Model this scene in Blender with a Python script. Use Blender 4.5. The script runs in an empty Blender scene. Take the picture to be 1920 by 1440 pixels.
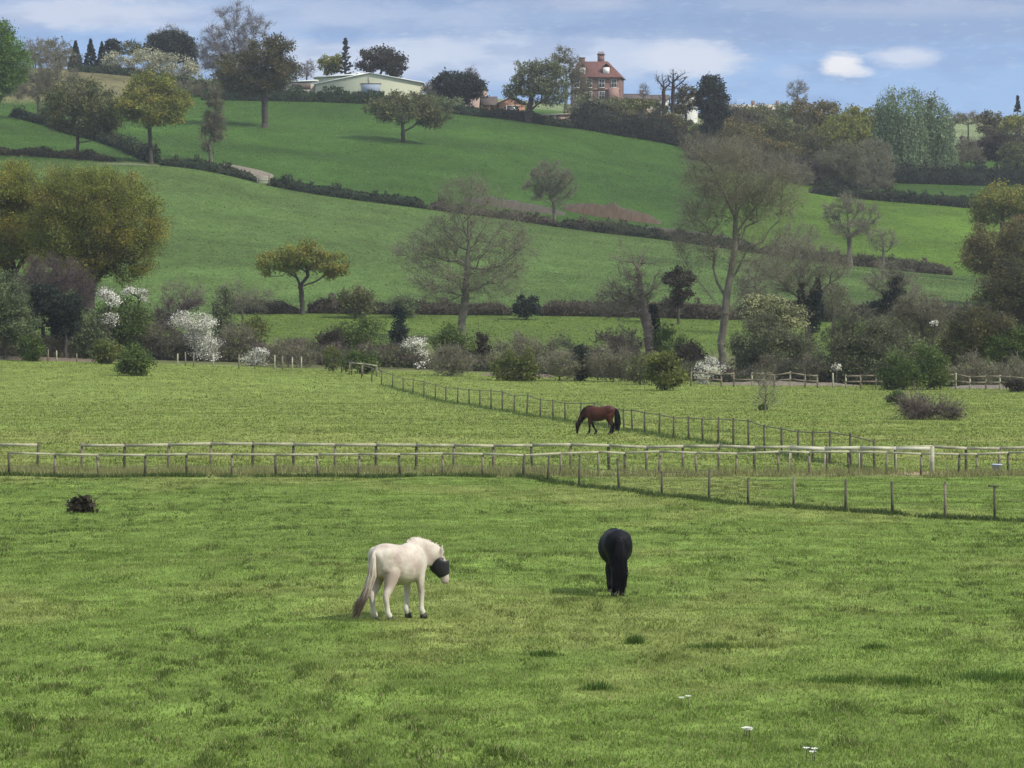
import bpy, math, random
import numpy as np
from mathutils import Vector

# ---------------------------------------------------------------- camera, sky, sun
F = 6933.0            # focal length in pixels of a 1920 wide picture
EYE = 5.6             # camera height over the meadow
HZ = 606.0            # picture row of the true horizon
sc = bpy.context.scene
col = sc.collection
cam_d = bpy.data.cameras.new('camera'); cam = bpy.data.objects.new('camera', cam_d); col.objects.link(cam)
cam_d.lens = 130.0; cam_d.sensor_width = 36.0
cam_d.clip_start = 0.5; cam_d.clip_end = 20000
cam.location = (0, 0, EYE)
cam.rotation_euler = (math.radians(90) - math.atan(114.0 / F), 0, 0)
sc.camera = cam
sc.view_settings.view_transform = 'Standard'; sc.view_settings.look = 'None'
sc.view_settings.exposure = 0.86; sc.view_settings.gamma = 1.0

SUN_EL = math.radians(44); SUN_AZ = math.radians(118)     # azimuth from +Y (view direction) towards +X
sd = bpy.data.lights.new('sun', 'SUN'); sun = bpy.data.objects.new('sun', sd); col.objects.link(sun)
sd.energy = 2.6; sd.angle = math.radians(0.6); sd.color = (1.0, 0.95, 0.86)
to_sun = Vector((math.sin(SUN_AZ) * math.cos(SUN_EL), math.cos(SUN_AZ) * math.cos(SUN_EL), math.sin(SUN_EL)))
sun.rotation_euler = to_sun.to_track_quat('Z', 'Y').to_euler()
sun.location = (60, 20, 80)

w = bpy.data.worlds.new('World'); sc.world = w; w.use_nodes = True
nt = w.node_tree; N = nt.nodes; L = nt.links
for n in list(N): N.remove(n)
def nd(tree, typ, **kw):
    n = tree.nodes.new(typ)
    for k, v in kw.items():
        if k.startswith('i_'):
            key = k[2:]
            key = int(key) if key.isdigit() else key
            n.inputs[key].default_value = v
        else: setattr(n, k, v)
    return n
def wmath(op, a, b=None, tree=nt, clamp=False):
    n = tree.nodes.new('ShaderNodeMath'); n.operation = op; n.use_clamp = clamp
    for i, v in enumerate((a, b)):
        if v is None: continue
        if isinstance(v, (int, float)): n.inputs[i].default_value = v
        else: tree.links.new(v, n.inputs[i])
    return n.outputs[0]
sky = nd(nt, 'ShaderNodeTexSky', sky_type='NISHITA', sun_disc=False, sun_elevation=SUN_EL, sun_rotation=SUN_AZ,
         air_density=1.0, dust_density=0.3, ozone_density=2.0, altitude=60)
tc = nd(nt, 'ShaderNodeTexCoord')
sep = nd(nt, 'ShaderNodeSeparateXYZ'); L.new(tc.outputs['Generated'], sep.inputs[0])
ys = wmath('MAXIMUM', sep.outputs[1], 0.05)
ax = wmath('DIVIDE', sep.outputs[0], ys)
el = wmath('DIVIDE', sep.outputs[2], ys)
comb = nd(nt, 'ShaderNodeCombineXYZ'); L.new(wmath('MULTIPLY', ax, 14.0), comb.inputs[0]); L.new(wmath('MULTIPLY', el, 48.0), comb.inputs[1])
nz = nd(nt, 'ShaderNodeTexNoise', i_Scale=2.2, i_Detail=6.0, i_Roughness=0.55); L.new(comb.outputs[0], nz.inputs['Vector'])
nzf = wmath('SUBTRACT', nz.outputs['Fac'], 0.5)
fine = nd(nt, 'ShaderNodeTexNoise', i_Scale=13.0, i_Detail=8.0, i_Roughness=0.65); L.new(comb.outputs[0], fine.inputs['Vector'])
finef = wmath('SUBTRACT', fine.outputs['Fac'], 0.5)
# base: a little bluer towards the horizon than clear Nishita air
SK = 5.8      # Background strength 0.1 turns these back into picture values
def rgb(c): return (c[0] * SK, c[1] * SK, c[2] * SK, 1)
def mixc(fac, a, b):
    m = nt.nodes.new('ShaderNodeMix'); m.data_type = 'RGBA'; m.clamp_factor = True
    if isinstance(fac, (int, float)): m.inputs[0].default_value = fac
    else: L.new(fac, m.inputs[0])
    for i, v in ((6, a), (7, b)):
        if isinstance(v, tuple): m.inputs[i].default_value = v
        else: L.new(v, m.inputs[i])
    return m.outputs[2]
blue = mixc(wmath('MULTIPLY', el, 9.0, clamp=True), rgb((0.285, 0.475, 0.79)), rgb((0.22, 0.38, 0.72)))
cur = mixc(0.90, sky.outputs[0], blue)
def blob(px, py, rx, ry, edge, distort, color, opac):
    """a cloud: soft ellipse in direction space with a torn edge"""
    global cur
    u = wmath('DIVIDE', wmath('SUBTRACT', ax, (px - 960) / F), rx / F)
    v = wmath('DIVIDE', wmath('SUBTRACT', el, (HZ - py) / F), ry / F)
    d = wmath('SQRT', wmath('ADD', wmath('MULTIPLY', u, u), wmath('MULTIPLY', v, v)))
    d = wmath('ADD', d, wmath('MULTIPLY', nzf, distort))
    d = wmath('ADD', d, wmath('MULTIPLY', finef, distort * 0.95))
    m = wmath('DIVIDE', wmath('SUBTRACT', 1.0 + edge * 0.5, d), edge, clamp=True)
    cur = mixc(wmath('MULTIPLY', m, opac), cur, rgb(color))
grey = (0.265, 0.385, 0.62)
pale = (0.52, 0.61, 0.79)
blob(1350, 20, 950, 75, 0.5, 1.0, grey, 0.85)
blob(800, -70, 2600, 80, 0.5, 0.9, grey, 0.8)
blob(300, 30, 560, 30, 0.9, 1.6, pale, 0.6)
blob(100, 28, 260, 26, 0.8, 1.6, (0.60, 0.66, 0.80), 0.8)
blob(880, 118, 430, 44, 0.6, 1.3, (0.54, 0.63, 0.80), 0.8)
blob(640, 110, 260, 34, 0.8, 1.4, (0.62, 0.69, 0.82), 0.7)
blob(1120, 100, 200, 34, 0.8, 1.4, (0.56, 0.65, 0.82), 0.7)
blob(1700, 12, 300, 18, 1.0, 1.8, (0.42, 0.50, 0.68), 0.7)
blob(1080, 8, 130, 12, 1.0, 1.6, (0.46, 0.53, 0.70), 0.7)
band = wmath('MULTIPLY', wmath('SUBTRACT', nz.outputs['Fac'], 0.50), 9.0, clamp=True)
cur = mixc(wmath('MULTIPLY', band, 0.42), cur, rgb((0.215, 0.325, 0.57)))
wisp = wmath('MULTIPLY', wmath('SUBTRACT', fine.outputs['Fac'], 0.54), 6.0, clamp=True)
cur = mixc(wmath('MULTIPLY', wisp, 0.30), cur, rgb((0.62, 0.69, 0.82)))
blob(1285, 112, 85, 30, 0.7, 1.2, (0.66, 0.72, 0.84), 0.9)
blob(1576, 124, 40, 22, 0.6, 1.3, (0.88, 0.88, 0.90), 0.95)
blob(1600, 134, 34, 11, 0.8, 1.3, (0.80, 0.82, 0.88), 0.8)
blob(1698, 108, 62, 19, 0.8, 1.4, (0.66, 0.72, 0.85), 0.85)
blob(1478, 135, 25, 12, 0.9, 1.2, (0.45, 0.58, 0.82), 0.6)
# cloud cover over the rest of the sky
mp = nd(nt, 'ShaderNodeMapping'); mp.inputs['Scale'].default_value = (2.2, 2.2, 6.0); L.new(tc.outputs['Generated'], mp.inputs[0])
nz2 = nd(nt, 'ShaderNodeTexNoise', i_Scale=1.3, i_Detail=5.0); L.new(mp.outputs[0], nz2.inputs['Vector'])
hi = wmath('MULTIPLY', wmath('SUBTRACT', sep.outputs[2], 0.12), 6.0, clamp=True)
cov = wmath('MULTIPLY', wmath('MULTIPLY', wmath('SUBTRACT', nz2.outputs['Fac'], 0.42), 7.0, clamp=True), hi)
cur = mixc(cov, cur, rgb((1.45, 1.48, 1.50)))
bg = nd(nt, 'ShaderNodeBackground', i_Strength=0.1); L.new(cur, bg.inputs[0])
wo = nd(nt, 'ShaderNodeOutputWorld'); L.new(bg.outputs[0], wo.inputs[0])

# ---------------------------------------------------------------- numeric helpers
R = np.random.default_rng(11)
random.seed(5)
def _h(ix, iy, s):
    n = (ix * 374761393 + iy * 668265263 + s * 974634777) & 0xffffffff
    n = ((n ^ (n >> 13)) * 1274126177) & 0xffffffff
    return ((n ^ (n >> 16)) & 0xffff) / 65535.0
def vn(x, y, s=0):
    x = np.asarray(x, float); y = np.asarray(y, float)
    ix = np.floor(x).astype(np.int64); iy = np.floor(y).astype(np.int64)
    fx = x - ix; fy = y - iy; fx = fx * fx * (3 - 2 * fx); fy = fy * fy * (3 - 2 * fy)
    a = _h(ix, iy, s); b = _h(ix + 1, iy, s); c = _h(ix, iy + 1, s); d = _h(ix + 1, iy + 1, s)
    return (a * (1 - fx) + b * fx) * (1 - fy) + (c * (1 - fx) + d * fx) * fy
def fbm(x, y, s=0, o=4, g=0.5):
    t = 0; amp = 1; tot = 0
    for k in range(o):
        t = t + amp * vn(x * 2 ** k, y * 2 ** k, s + k * 7); tot += amp; amp *= g
    return t / tot
def sstep(a, b, x):
    t = np.clip((x - a) / (b - a), 0, 1); return t * t * (3 - 2 * t)

# ---------------------------------------------------------------- the lie of the land
def flat(D): return HZ + EYE * F / D
rows = {
 300: [(-600, 705), (0, 706), (360, 709), (715, 722), (1100, 732), (1920, 735.4), (2500, 735.4)],
 318: [(-600, 690), (0, 692), (360, 696), (640, 705), (1000, 715), (1300, 722), (1920, 728), (2500, 728)],
 345: [(-600, 667), (0, 670), (360, 682), (640, 691), (1000, 702), (1300, 712), (1920, 722), (2500, 722)],
 385: [(-600, 648), (0, 650), (640, 650), (1000, 655), (1400, 672), (1920, 690), (2500, 690)],
 440: [(-600, 600), (0, 598), (430, 593), (1000, 596), (1370, 601), (1920, 615), (2500, 620)],
 530: [(-600, 430), (0, 430), (400, 440), (800, 478), (1200, 505), (1600, 535), (1920, 560), (2500, 570)],
 620: [(-600, 288), (0, 304), (220, 301), (320, 308), (400, 320), (500, 350), (650, 373), (800, 395), (1050, 432), (1250, 456), (1400, 478), (1600, 500), (1800, 520), (1920, 532), (2500, 560)],
 700: [(-600, 220), (0, 230), (130, 248), (250, 262), (400, 266), (500, 272), (755, 292), (1000, 322), (1280, 368), (1400, 390), (1550, 402), (1700, 412), (1920, 430), (2500, 440)],
 790: [(-600, 180), (0, 188), (200, 186), (370, 192), (520, 191), (700, 197), (850, 214), (1000, 233), (1280, 279), (1400, 303), (1550, 343), (1700, 349), (1850, 353), (2500, 360)],
 850: [(-600, 128), (0, 134), (150, 131), (250, 141), (400, 166), (600, 176), (800, 196), (1000, 214), (1160, 226), (1400, 252), (1600, 300), (1920, 308), (2500, 312)],
 1000: [(-600, 118), (0, 124), (400, 150), (800, 176), (1200, 206), (1500, 228), (1750, 236), (1920, 236), (2500, 236)],
 1300: [(-600, 150), (0, 160), (1000, 205), (1500, 224), (1920, 218), (2500, 218)],
 1700: [(-600, 230), (0, 240), (1000, 260), (1500, 260), (1920, 250), (2500, 250)],
 3500: [(-600, 420), (2500, 420)],
}
PXG = np.arange(-600, 2501, 20.0); DG = np.arange(0, 3500.1, 2.0)
rd = [0.0, 200.0, 262.0] + [float(k) for k in rows]
rz = [np.zeros_like(PXG)] * 3
for k in rows:
    a = np.array(rows[k], float)
    py = np.interp(PXG, a[:, 0], a[:, 1])
    rz.append(EYE - (py - HZ) * k / F)
rz = np.array(rz)
TAB = np.empty((len(DG), len(PXG)))
for j in range(len(PXG)): TAB[:, j] = np.interp(DG, rd, rz[:, j])
def gsm(a, sig, axis):
    r = int(3 * sig); k = np.exp(-0.5 * (np.arange(-r, r + 1) / sig) ** 2); k /= k.sum()
    pad = [(0, 0), (0, 0)]; pad[axis] = (r, r)
    p = np.pad(a, pad, mode='edge')
    return np.apply_along_axis(lambda v: np.convolve(v, k, 'valid'), axis, p)
SM = gsm(gsm(TAB, 4.0, 0), 1.5, 1)
bl = sstep(270, 330, DG)[:, None]
TAB = TAB * (1 - bl) + SM * bl
def ground(X, Y):
    X = np.asarray(X, float); Y = np.asarray(Y, float)
    D = np.maximum(Y, 1.0)
    px = np.clip(960 + F * X / np.maximum(Y, 60.0), PXG[0], PXG[-1] - 0.01)
    i = np.clip(D / 2.0, 0, len(DG) - 1.001); j = (px - PXG[0]) / 20.0
    i0 = i.astype(int); j0 = j.astype(int); fi = i - i0; fj = j - j0
    z = (TAB[i0, j0] * (1 - fi) + TAB[i0 + 1, j0] * fi) * (1 - fj) + (TAB[i0, j0 + 1] * (1 - fi) + TAB[i0 + 1, j0 + 1] * fi) * fj
    z = z + 4.0 * sstep(34, 2, Y)                       # the viewer stands on a bank
    near = sstep(400, 150, Y)
    z = z + near * ((fbm(X / 2.6, Y / 2.6, 3, 3) - 0.5) * 0.17 + (fbm(X / 14, Y / 14, 9, 2) - 0.5) * 0.22)
    z = z + sstep(400, 470, Y) * (fbm(X / 30, Y / 30, 21, 3) - 0.5) * 1.2
    return z
def gz(X, Y): return float(ground(np.array([X]), np.array([Y]))[0])
def P(px, D):
    X = (px - 960) / F * D
    return Vector((X, D, gz(X, D)))
def rowz(py, D): return EYE - (py - HZ) * D / F         # height seen at a picture row at distance D

# ---------------------------------------------------------------- objects
def link(o): col.objects.link(o); return o
def tag(o, label=None, cat=None, group=None, kind=None):
    if label: o['label'] = label
    if cat: o['category'] = cat
    if group: o['group'] = group
    if kind: o['kind'] = kind
    return o
def empty(name, loc, rz=0.0, label=None, cat=None, group=None):
    o = bpy.data.objects.new(name, None); o.empty_display_size = 0.5
    o.location = loc; o.rotation_euler = (0, 0, rz); link(o)
    return tag(o, label, cat, group)
def mesh_np(name, V, faces, mat, parent=None, colr=None, smooth=False):
    """V (n,3); faces: list of int arrays (m,3) or (m,4)"""
    me = bpy.data.meshes.new(name)
    V = np.ascontiguousarray(V, dtype=np.float32)
    faces = [np.asarray(f, dtype=np.int32) for f in faces if len(f)]
    idx = np.concatenate([f.ravel() for f in faces]).astype(np.int32)
    tot = np.concatenate([np.full(len(f), f.shape[1], np.int32) for f in faces])
    st = np.concatenate([[0], np.cumsum(tot)[:-1]]).astype(np.int32)
    me.vertices.add(len(V)); me.vertices.foreach_set('co', V.ravel())
    me.loops.add(len(idx)); me.loops.foreach_set('vertex_index', idx)
    me.polygons.add(len(tot)); me.polygons.foreach_set('loop_start', st)
    if smooth: me.polygons.foreach_set('use_smooth', np.ones(len(tot), bool))
    if colr is not None:
        ca = me.color_attributes.new('tint', 'FLOAT_COLOR', 'POINT')
        c4 = np.ones((len(V), 4), np.float32); c4[:, :3] = colr
        ca.data.foreach_set('color', c4.ravel())
    me.update(calc_edges=True); me.validate()
    me.materials.append(mat)
    o = bpy.data.objects.new(name, me); link(o)
    if parent: o.parent = parent
    return o
class MB:
    """collects solid pieces into one mesh"""
    def __init__(s): s.v = []; s.f = []; s.n = 0
    def add(s, V, Fs):
        for f in Fs: s.f.append(np.asarray(f, np.int64) + s.n)
        s.v.append(np.asarray(V, float)); s.n += len(V)
    def box(s, c, size, rz=0.0, taper=1.0):
        hx, hy, hz = size[0] / 2, size[1] / 2, size[2] / 2
        V = np.array([(x * (taper if z > 0 else 1), y * (taper if z > 0 else 1), z) for z in (-hz, hz) for x, y in ((-hx, -hy), (hx, -hy), (hx, hy), (-hx, hy))])
        ca, sa = math.cos(rz), math.sin(rz)
        V = np.stack([V[:, 0] * ca - V[:, 1] * sa, V[:, 0] * sa + V[:, 1] * ca, V[:, 2]], 1) + np.array(c)
        s.add(V, [[(3, 2, 1, 0), (4, 5, 6, 7), (0, 1, 5, 4), (1, 2, 6, 5), (2, 3, 7, 6), (3, 0, 4, 7)]])
    def poly(s, pts, quads): s.add(pts, quads)
    def bar(s, a, b, r, sides=6, r2=None):
        a = np.array(a, float); b = np.array(b, float)
        V, Q = frusta(a[None], b[None], np.array([r]), np.array([r if r2 is None else r2]), sides)
        n = sides
        s.add(V, [Q]); s.f.append(np.array([[s.n - 2 * n + (n - 1 - k) for k in range(n)]])); s.f.append(np.array([[s.n - n + k for k in range(n)]]))
    def build(s, name, mat, parent=None, smooth=False):
        V = np.concatenate(s.v)
        by = {}
        for f in s.f:
            f = np.atleast_2d(f); by.setdefault(f.shape[1], []).append(f)
        return mesh_np(name, V, [np.concatenate(x) for x in by.values()], mat, parent, smooth=smooth)
def frusta(A, B, ra, rb, sides):
    d = B - A; ln = np.linalg.norm(d, axis=1, keepdims=True) + 1e-9; d = d / ln
    ref = np.where(np.abs(d[:, 2:3]) > 0.9, np.array([[1., 0, 0]]), np.array([[0, 0, 1.]]))
    u = np.cross(ref, d); u /= np.linalg.norm(u, axis=1, keepdims=True) + 1e-9
    v = np.cross(d, u)
    an = np.arange(sides) * 2 * math.pi / sides
    ring = np.cos(an)[None, :, None] * u[:, None] + np.sin(an)[None, :, None] * v[:, None]
    V = np.concatenate([A[:, None] + ring * ra[:, None, None], B[:, None] + ring * rb[:, None, None]], 1)
    k = np.arange(sides); k2 = (k + 1) % sides
    q = np.stack([k, k2, k2 + sides, k + sides], 1)
    Q = q[None] + (np.arange(len(A)) * 2 * sides)[:, None, None]
    return V.reshape(-1, 3), Q.reshape(-1, 4)

# ---------------------------------------------------------------- materials
def mat_new(name):
    m = bpy.data.materials.new(name); m.use_nodes = True
    return m, m.node_tree, m.node_tree.nodes['Principled BSDF']
def simple(name, c, rough=0.7, var=0.15, scale=3.0, bump=0.0, spec=0.3):
    m, t, b = mat_new(name)
    b.inputs['Roughness'].default_value = rough
    b.inputs['Specular IOR Level'].default_value = spec
    tcn = nd(t, 'ShaderNodeTexCoord')
    n = nd(t, 'ShaderNodeTexNoise', i_Scale=scale, i_Detail=5.0, i_Roughness=0.6); t.links.new(tcn.outputs['Object'], n.inputs['Vector'])
    mr = nd(t, 'ShaderNodeMapRange', i_1=0.3, i_2=0.7, i_3=1 - var, i_4=1 + var); t.links.new(n.outputs['Fac'], mr.inputs[0])
    mx = nd(t, 'ShaderNodeMix', data_type='RGBA', blend_type='MULTIPLY'); mx.inputs[0].default_value = 1
    mx.inputs[6].default_value = (*c, 1); t.links.new(mr.outputs[0], mx.inputs[7]); t.links.new(mx.outputs[2], b.inputs['Base Color'])
    if bump:
        bp = nd(t, 'ShaderNodeBump', i_Strength=1.0, i_Distance=bump); t.links.new(n.outputs['Fac'], bp.inputs['Height']); t.links.new(bp.outputs[0], b.inputs['Normal'])
    return m
def leafmat(name, trans=0.25, rough=0.6):
    """colour of every leaf comes from its own tint"""
    m, t, b = mat_new(name)
    a = nd(t, 'ShaderNodeAttribute', attribute_name='tint')
    b.inputs['Roughness'].default_value = rough; b.inputs['Specular IOR Level'].default_value = 0.2
    t.links.new(a.outputs['Color'], b.inputs['Base Color'])
    tr = nd(t, 'ShaderNodeBsdfTranslucent'); t.links.new(a.outputs['Color'], tr.inputs[0])
    ms = nd(t, 'ShaderNodeMixShader'); ms.inputs[0].default_value = trans
    out = t.nodes['Material Output']
    t.links.new(b.outputs[0], ms.inputs[1]); t.links.new(tr.outputs[0], ms.inputs[2]); t.links.new(ms.outputs[0], out.inputs[0])
    return m
M_leaf = leafmat('leaves', 0.42)
M_twig = leafmat('twigs', 0.0, 0.85)
M_grass = leafmat('grass_blades', 0.45, 0.6)
M_petal = leafmat('blossom', 0.35, 0.7)
M_bark = simple('bark', (0.055, 0.047, 0.036), 0.9, 0.35, 2.5)
M_barkg = simple('grey_bark', (0.125, 0.115, 0.085), 0.9, 0.3, 2.0)
M_wood = simple('weathered_post', (0.17, 0.145, 0.10), 0.85, 0.3, 6.0)
M_wood_dark = simple('dark_post', (0.075, 0.07, 0.045), 0.85, 0.3, 6.0)
M_wood_pale = simple('pale_rail', (0.32, 0.31, 0.21), 0.85, 0.35, 3.0)
M_tape = simple('white_tape', (0.40, 0.40, 0.30), 0.7, 0.3, 2.0)

# ---------------------------------------------------------------- the ground
def field_color(X, Y):
    """sward and soil colour of each field, cloud shade painted into the hill"""
    X = np.asarray(X, float); Y = np.asarray(Y, float)
    px = 960 + F * X / np.maximum(Y, 60.0)
    c_mead = np.array([0.125, 0.182, 0.038]); c_mid = np.array([0.150, 0.192, 0.044])
    c_low = np.array([0.078, 0.116, 0.022]); c_slope = np.array([0.058, 0.094, 0.024]); c_up = np.array([0.034, 0.072, 0.012])  # slope and upper hill greens darkened to stand in for cloud shade
    c_right = np.array([0.062, 0.108, 0.014]); c_far = np.array([0.14, 0.17, 0.08]); c_scrub = np.array([0.085, 0.085, 0.045])
    c_tan = np.array([0.135, 0.125, 0.06])
    def lay(c, new, m): return c * (1 - m[..., None]) + new * m[..., None]
    wob = (fbm(X / 40, Y / 40, 5, 3) - 0.5)
    c = np.broadcast_to(c_mead, X.shape + (3,)).copy()
    c = lay(c, c_mid, sstep(134, 150, Y))
    c = lay(c, c_scrub, sstep(336, 346, Y + wob * 14) * 0.8)
    c = lay(c, c_low, sstep(385, 398, Y + wob * 14))
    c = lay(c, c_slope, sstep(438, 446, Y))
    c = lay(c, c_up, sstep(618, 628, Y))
    c = lay(c, c_right, sstep(618, 628, Y) * sstep(1280, 1420, px) * (Y < 760))
    c = lay(c, c_tan, sstep(760, 800, Y) * sstep(330, 250, px))
    c = lay(c, c_far, sstep(880, 920, Y))
    # drier patches and lusher patches
    p1 = fbm(X / 9, Y / 22, 31, 4)
    c = c * (0.93 + 0.14 * p1)[..., None]
    dry = sstep(0.52, 0.70, fbm(X / 6, Y / 12, 41, 4)) * sstep(300, 120, Y)
    c = lay(c, np.array([0.225, 0.225, 0.075]), dry * 0.40)
    up2 = fbm(X / 45, Y / 30, 51, 3) * sstep(430, 470, Y)
    c = c * (1 + (up2 - 0.45 * sstep(430, 470, Y)) * 0.75 + (fbm(X / 7, Y / 9, 53, 3) - 0.45) * 0.5 * sstep(430, 470, Y))[..., None]
    # worn strip between the two paddock fences
    c = lay(c, np.array([0.27, 0.25, 0.13]), np.exp(-((Y - 137.5) / 2.4) ** 2) * 0.6)
    worn = np.exp(-((Y - 139.5) / 1.6) ** 2) * sstep(9, 13, X)
    c = lay(c, np.array([0.33, 0.25, 0.17]), worn * 0.75)
    return c
tcols = np.concatenate([np.linspace(-2.6, -0.30, 26)[:-1], np.linspace(-0.30, -0.16, 26)[:-1], np.linspace(-0.16, 0.16, 261), np.linspace(0.16, 0.30, 26)[1:], np.linspace(0.30, 2.6, 26)[1:]])
yrows = np.concatenate([np.linspace(-150, 40, 30)[:-1], np.arange(40, 142, 0.32), np.arange(142, 350, 1.0), np.arange(350, 1320, 3.0), np.linspace(1330, 2300, 30)])
TT, YY = np.meshgrid(tcols, yrows)
XX = TT * np.clip(YY, 60.0, 950.0)
ZZ = ground(XX, YY)
nr, nc = XX.shape
GV = np.stack([XX.ravel(), YY.ravel(), ZZ.ravel()], 1)
ii = (np.arange(nr - 1)[:, None] * nc + np.arange(nc - 1)[None]).ravel()
GQ = np.stack([ii, ii + 1, ii + 1 + nc, ii + nc], 1)
m, t, b = mat_new('pasture')
a = nd(t, 'ShaderNodeAttribute', attribute_name='tint')
geo = nd(t, 'ShaderNodeNewGeometry')
def posnoise(scale, detail, mapscale=(1, 1, 1), rough=0.6):
    mpn = nd(t, 'ShaderNodeMapping'); mpn.inputs['Scale'].default_value = mapscale; t.links.new(geo.outputs['Position'], mpn.inputs[0])
    n = nd(t, 'ShaderNodeTexNoise', i_Scale=scale, i_Detail=detail, i_Roughness=rough); t.links.new(mpn.outputs[0], n.inputs['Vector'])
    return n
n1 = posnoise(0.55, 9.0, (1, 0.6, 1), 0.72); n2 = posnoise(0.09, 5.0); n3 = posnoise(5.0, 4.0)
mr1 = nd(t, 'ShaderNodeMapRange', i_1=0.3, i_2=0.7, i_3=0.70, i_4=1.28); t.links.new(n1.outputs['Fac'], mr1.inputs[0])
mr2 = nd(t, 'ShaderNodeMapRange', i_1=0.3, i_2=0.7, i_3=0.88, i_4=1.12); t.links.new(n2.outputs['Fac'], mr2.inputs[0])
n4 = posnoise(1.9, 6.0, (1, 0.5, 1), 0.8); mr4 = nd(t, 'ShaderNodeMapRange', i_1=0.32, i_2=0.68, i_3=0.58, i_4=1.42); t.links.new(n4.outputs['Fac'], mr4.inputs[0])
mm = wmath('MULTIPLY', wmath('MULTIPLY', mr1.outputs[0], mr2.outputs[0], tree=t), mr4.outputs[0], tree=t)
mx = nd(t, 'ShaderNodeMix', data_type='RGBA', blend_type='MULTIPLY'); mx.inputs[0].default_value = 1
t.links.new(a.outputs['Color'], mx.inputs[6]); t.links.new(mm, mx.inputs[7])
t.links.new(mx.outputs[2], b.inputs['Base Color'])
b.inputs['Roughness'].default_value = 0.95; b.inputs['Specular IOR Level'].default_value = 0.05
bp = nd(t, 'ShaderNodeBump', i_Strength=0.9, i_Distance=0.12); t.links.new(n1.outputs['Fac'], bp.inputs['Height'])
bp2 = nd(t, 'ShaderNodeBump', i_Strength=0.6, i_Distance=0.04); t.links.new(n3.outputs['Fac'], bp2.inputs['Height']); t.links.new(bp.outputs[0], bp2.inputs['Normal'])
t.links.new(bp2.outputs[0], b.inputs['Normal'])
M_ground = m
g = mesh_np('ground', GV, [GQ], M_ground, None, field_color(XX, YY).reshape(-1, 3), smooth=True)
tag(g, 'green pasture meadow rising to a hillside of fields', 'ground', kind='structure')
g.data.name = 'ground'

# grass: individual blades close by, coarser tufts further off
def blades(n, y0, y1, half, pad, hgt, wid, seed, power=1.5, name='grass'):
    r = np.random.default_rng(seed)
    u = r.random(n); e = 2 - power
    Y = (y0 ** e + u * (y1 ** e - y0 ** e)) ** (1 / e)
    X = (r.random(n) * 2 - 1) * (half * Y + pad)
    # tussocks: rank grass grows in clumps
    cl = fbm(X / 0.55, Y / 0.9, 61, 3); big = fbm(X / 4.5, Y / 9, 71, 3)
    keep = r.random(n) < np.clip(0.62 + 1.0 * (cl - 0.45), 0.3, 1)
    X, Y, cl, big = X[keep], Y[keep], cl[keep], big[keep]; n = len(X)
    Z = ground(X, Y)
    pt0 = sstep(0.56, 0.70, fbm(X / 0.28, Y / 0.9, 67, 2)) * sstep(0.30, 0.58, fbm(X / 3.0, Y / 7.0, 68, 3))
    scale = (0.65 + 0.45 * pt0 + 0.35 * sstep(0.50, 0.78, cl) + 0.1 * sstep(0.5, 0.75, big)) * (0.7 + 0.6 * r.random(n))
    h = hgt * scale
    an = r.random(n) * 2 * math.pi; lean = r.normal(0, 0.45, (n, 2))
    wv = wid * (0.6 + 0.8 * r.random(n)) * (0.75 + 0.25 * scale)
    dx = np.cos(an) * wv / 2; dy = np.sin(an) * wv / 2
    A = np.stack([X - dx, Y - dy, Z - 0.012], 1); B = np.stack([X + dx, Y + dy, Z - 0.012], 1)
    T = np.stack([X + lean[:, 0] * h, Y + lean[:, 1] * h, Z + h], 1)
    V = np.stack([A, B, T], 1).reshape(-1, 3)
    Fc = np.arange(3 * n).reshape(-1, 3)
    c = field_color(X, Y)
    fine_ = fbm(X / 0.28, Y / 0.9, 67, 2); pt = sstep(0.56, 0.70, fine_) * sstep(0.30, 0.58, fbm(X / 3.0, Y / 7.0, 68, 3))
    lush = (sstep(0.55, 0.72, cl) * 0.45)[:, None]
    c = c * np.array([1.30, 1.25, 1.20]) * (1 - 0.6 * lush) + np.array([0.085, 0.150, 0.028]) * 0.6 * lush
    c = c * (0.75 + 0.5 * r.random(n))[:, None]
    c = c * (1 - (0.40 if y0 < 100 else 0.2 if y0 < 350 else 0.0) * pt[:, None]) * (1.0 if y0 < 350 else 0.95 + 0.4 * r.random((n, 1)))
    straw = (r.random(n) < 0.07)[:, None]
    c = np.where(straw, np.array([0.30, 0.27, 0.13]), c)
    o = mesh_np(name, V, [Fc], M_grass, None, np.repeat(c, 3, 0))
    return o
tag(blades(1250000, 42, 139, 0.155, 5.0, 0.055, 0.026, 1), 'short green pasture grass of the near paddock', 'grass', kind='stuff')
tag(blades(380000, 139, 338, 0.155, 6.0, 0.085, 0.08, 2, 1.3), 'yellow-green grass of the far paddock', 'grass', kind='stuff')
tag(blades(350000, 392, 800, 0.155, 5.0, 0.085, 0.24, 3, 0.6), 'grazed grass of the hillside fields', 'grass', kind='stuff')
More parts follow.
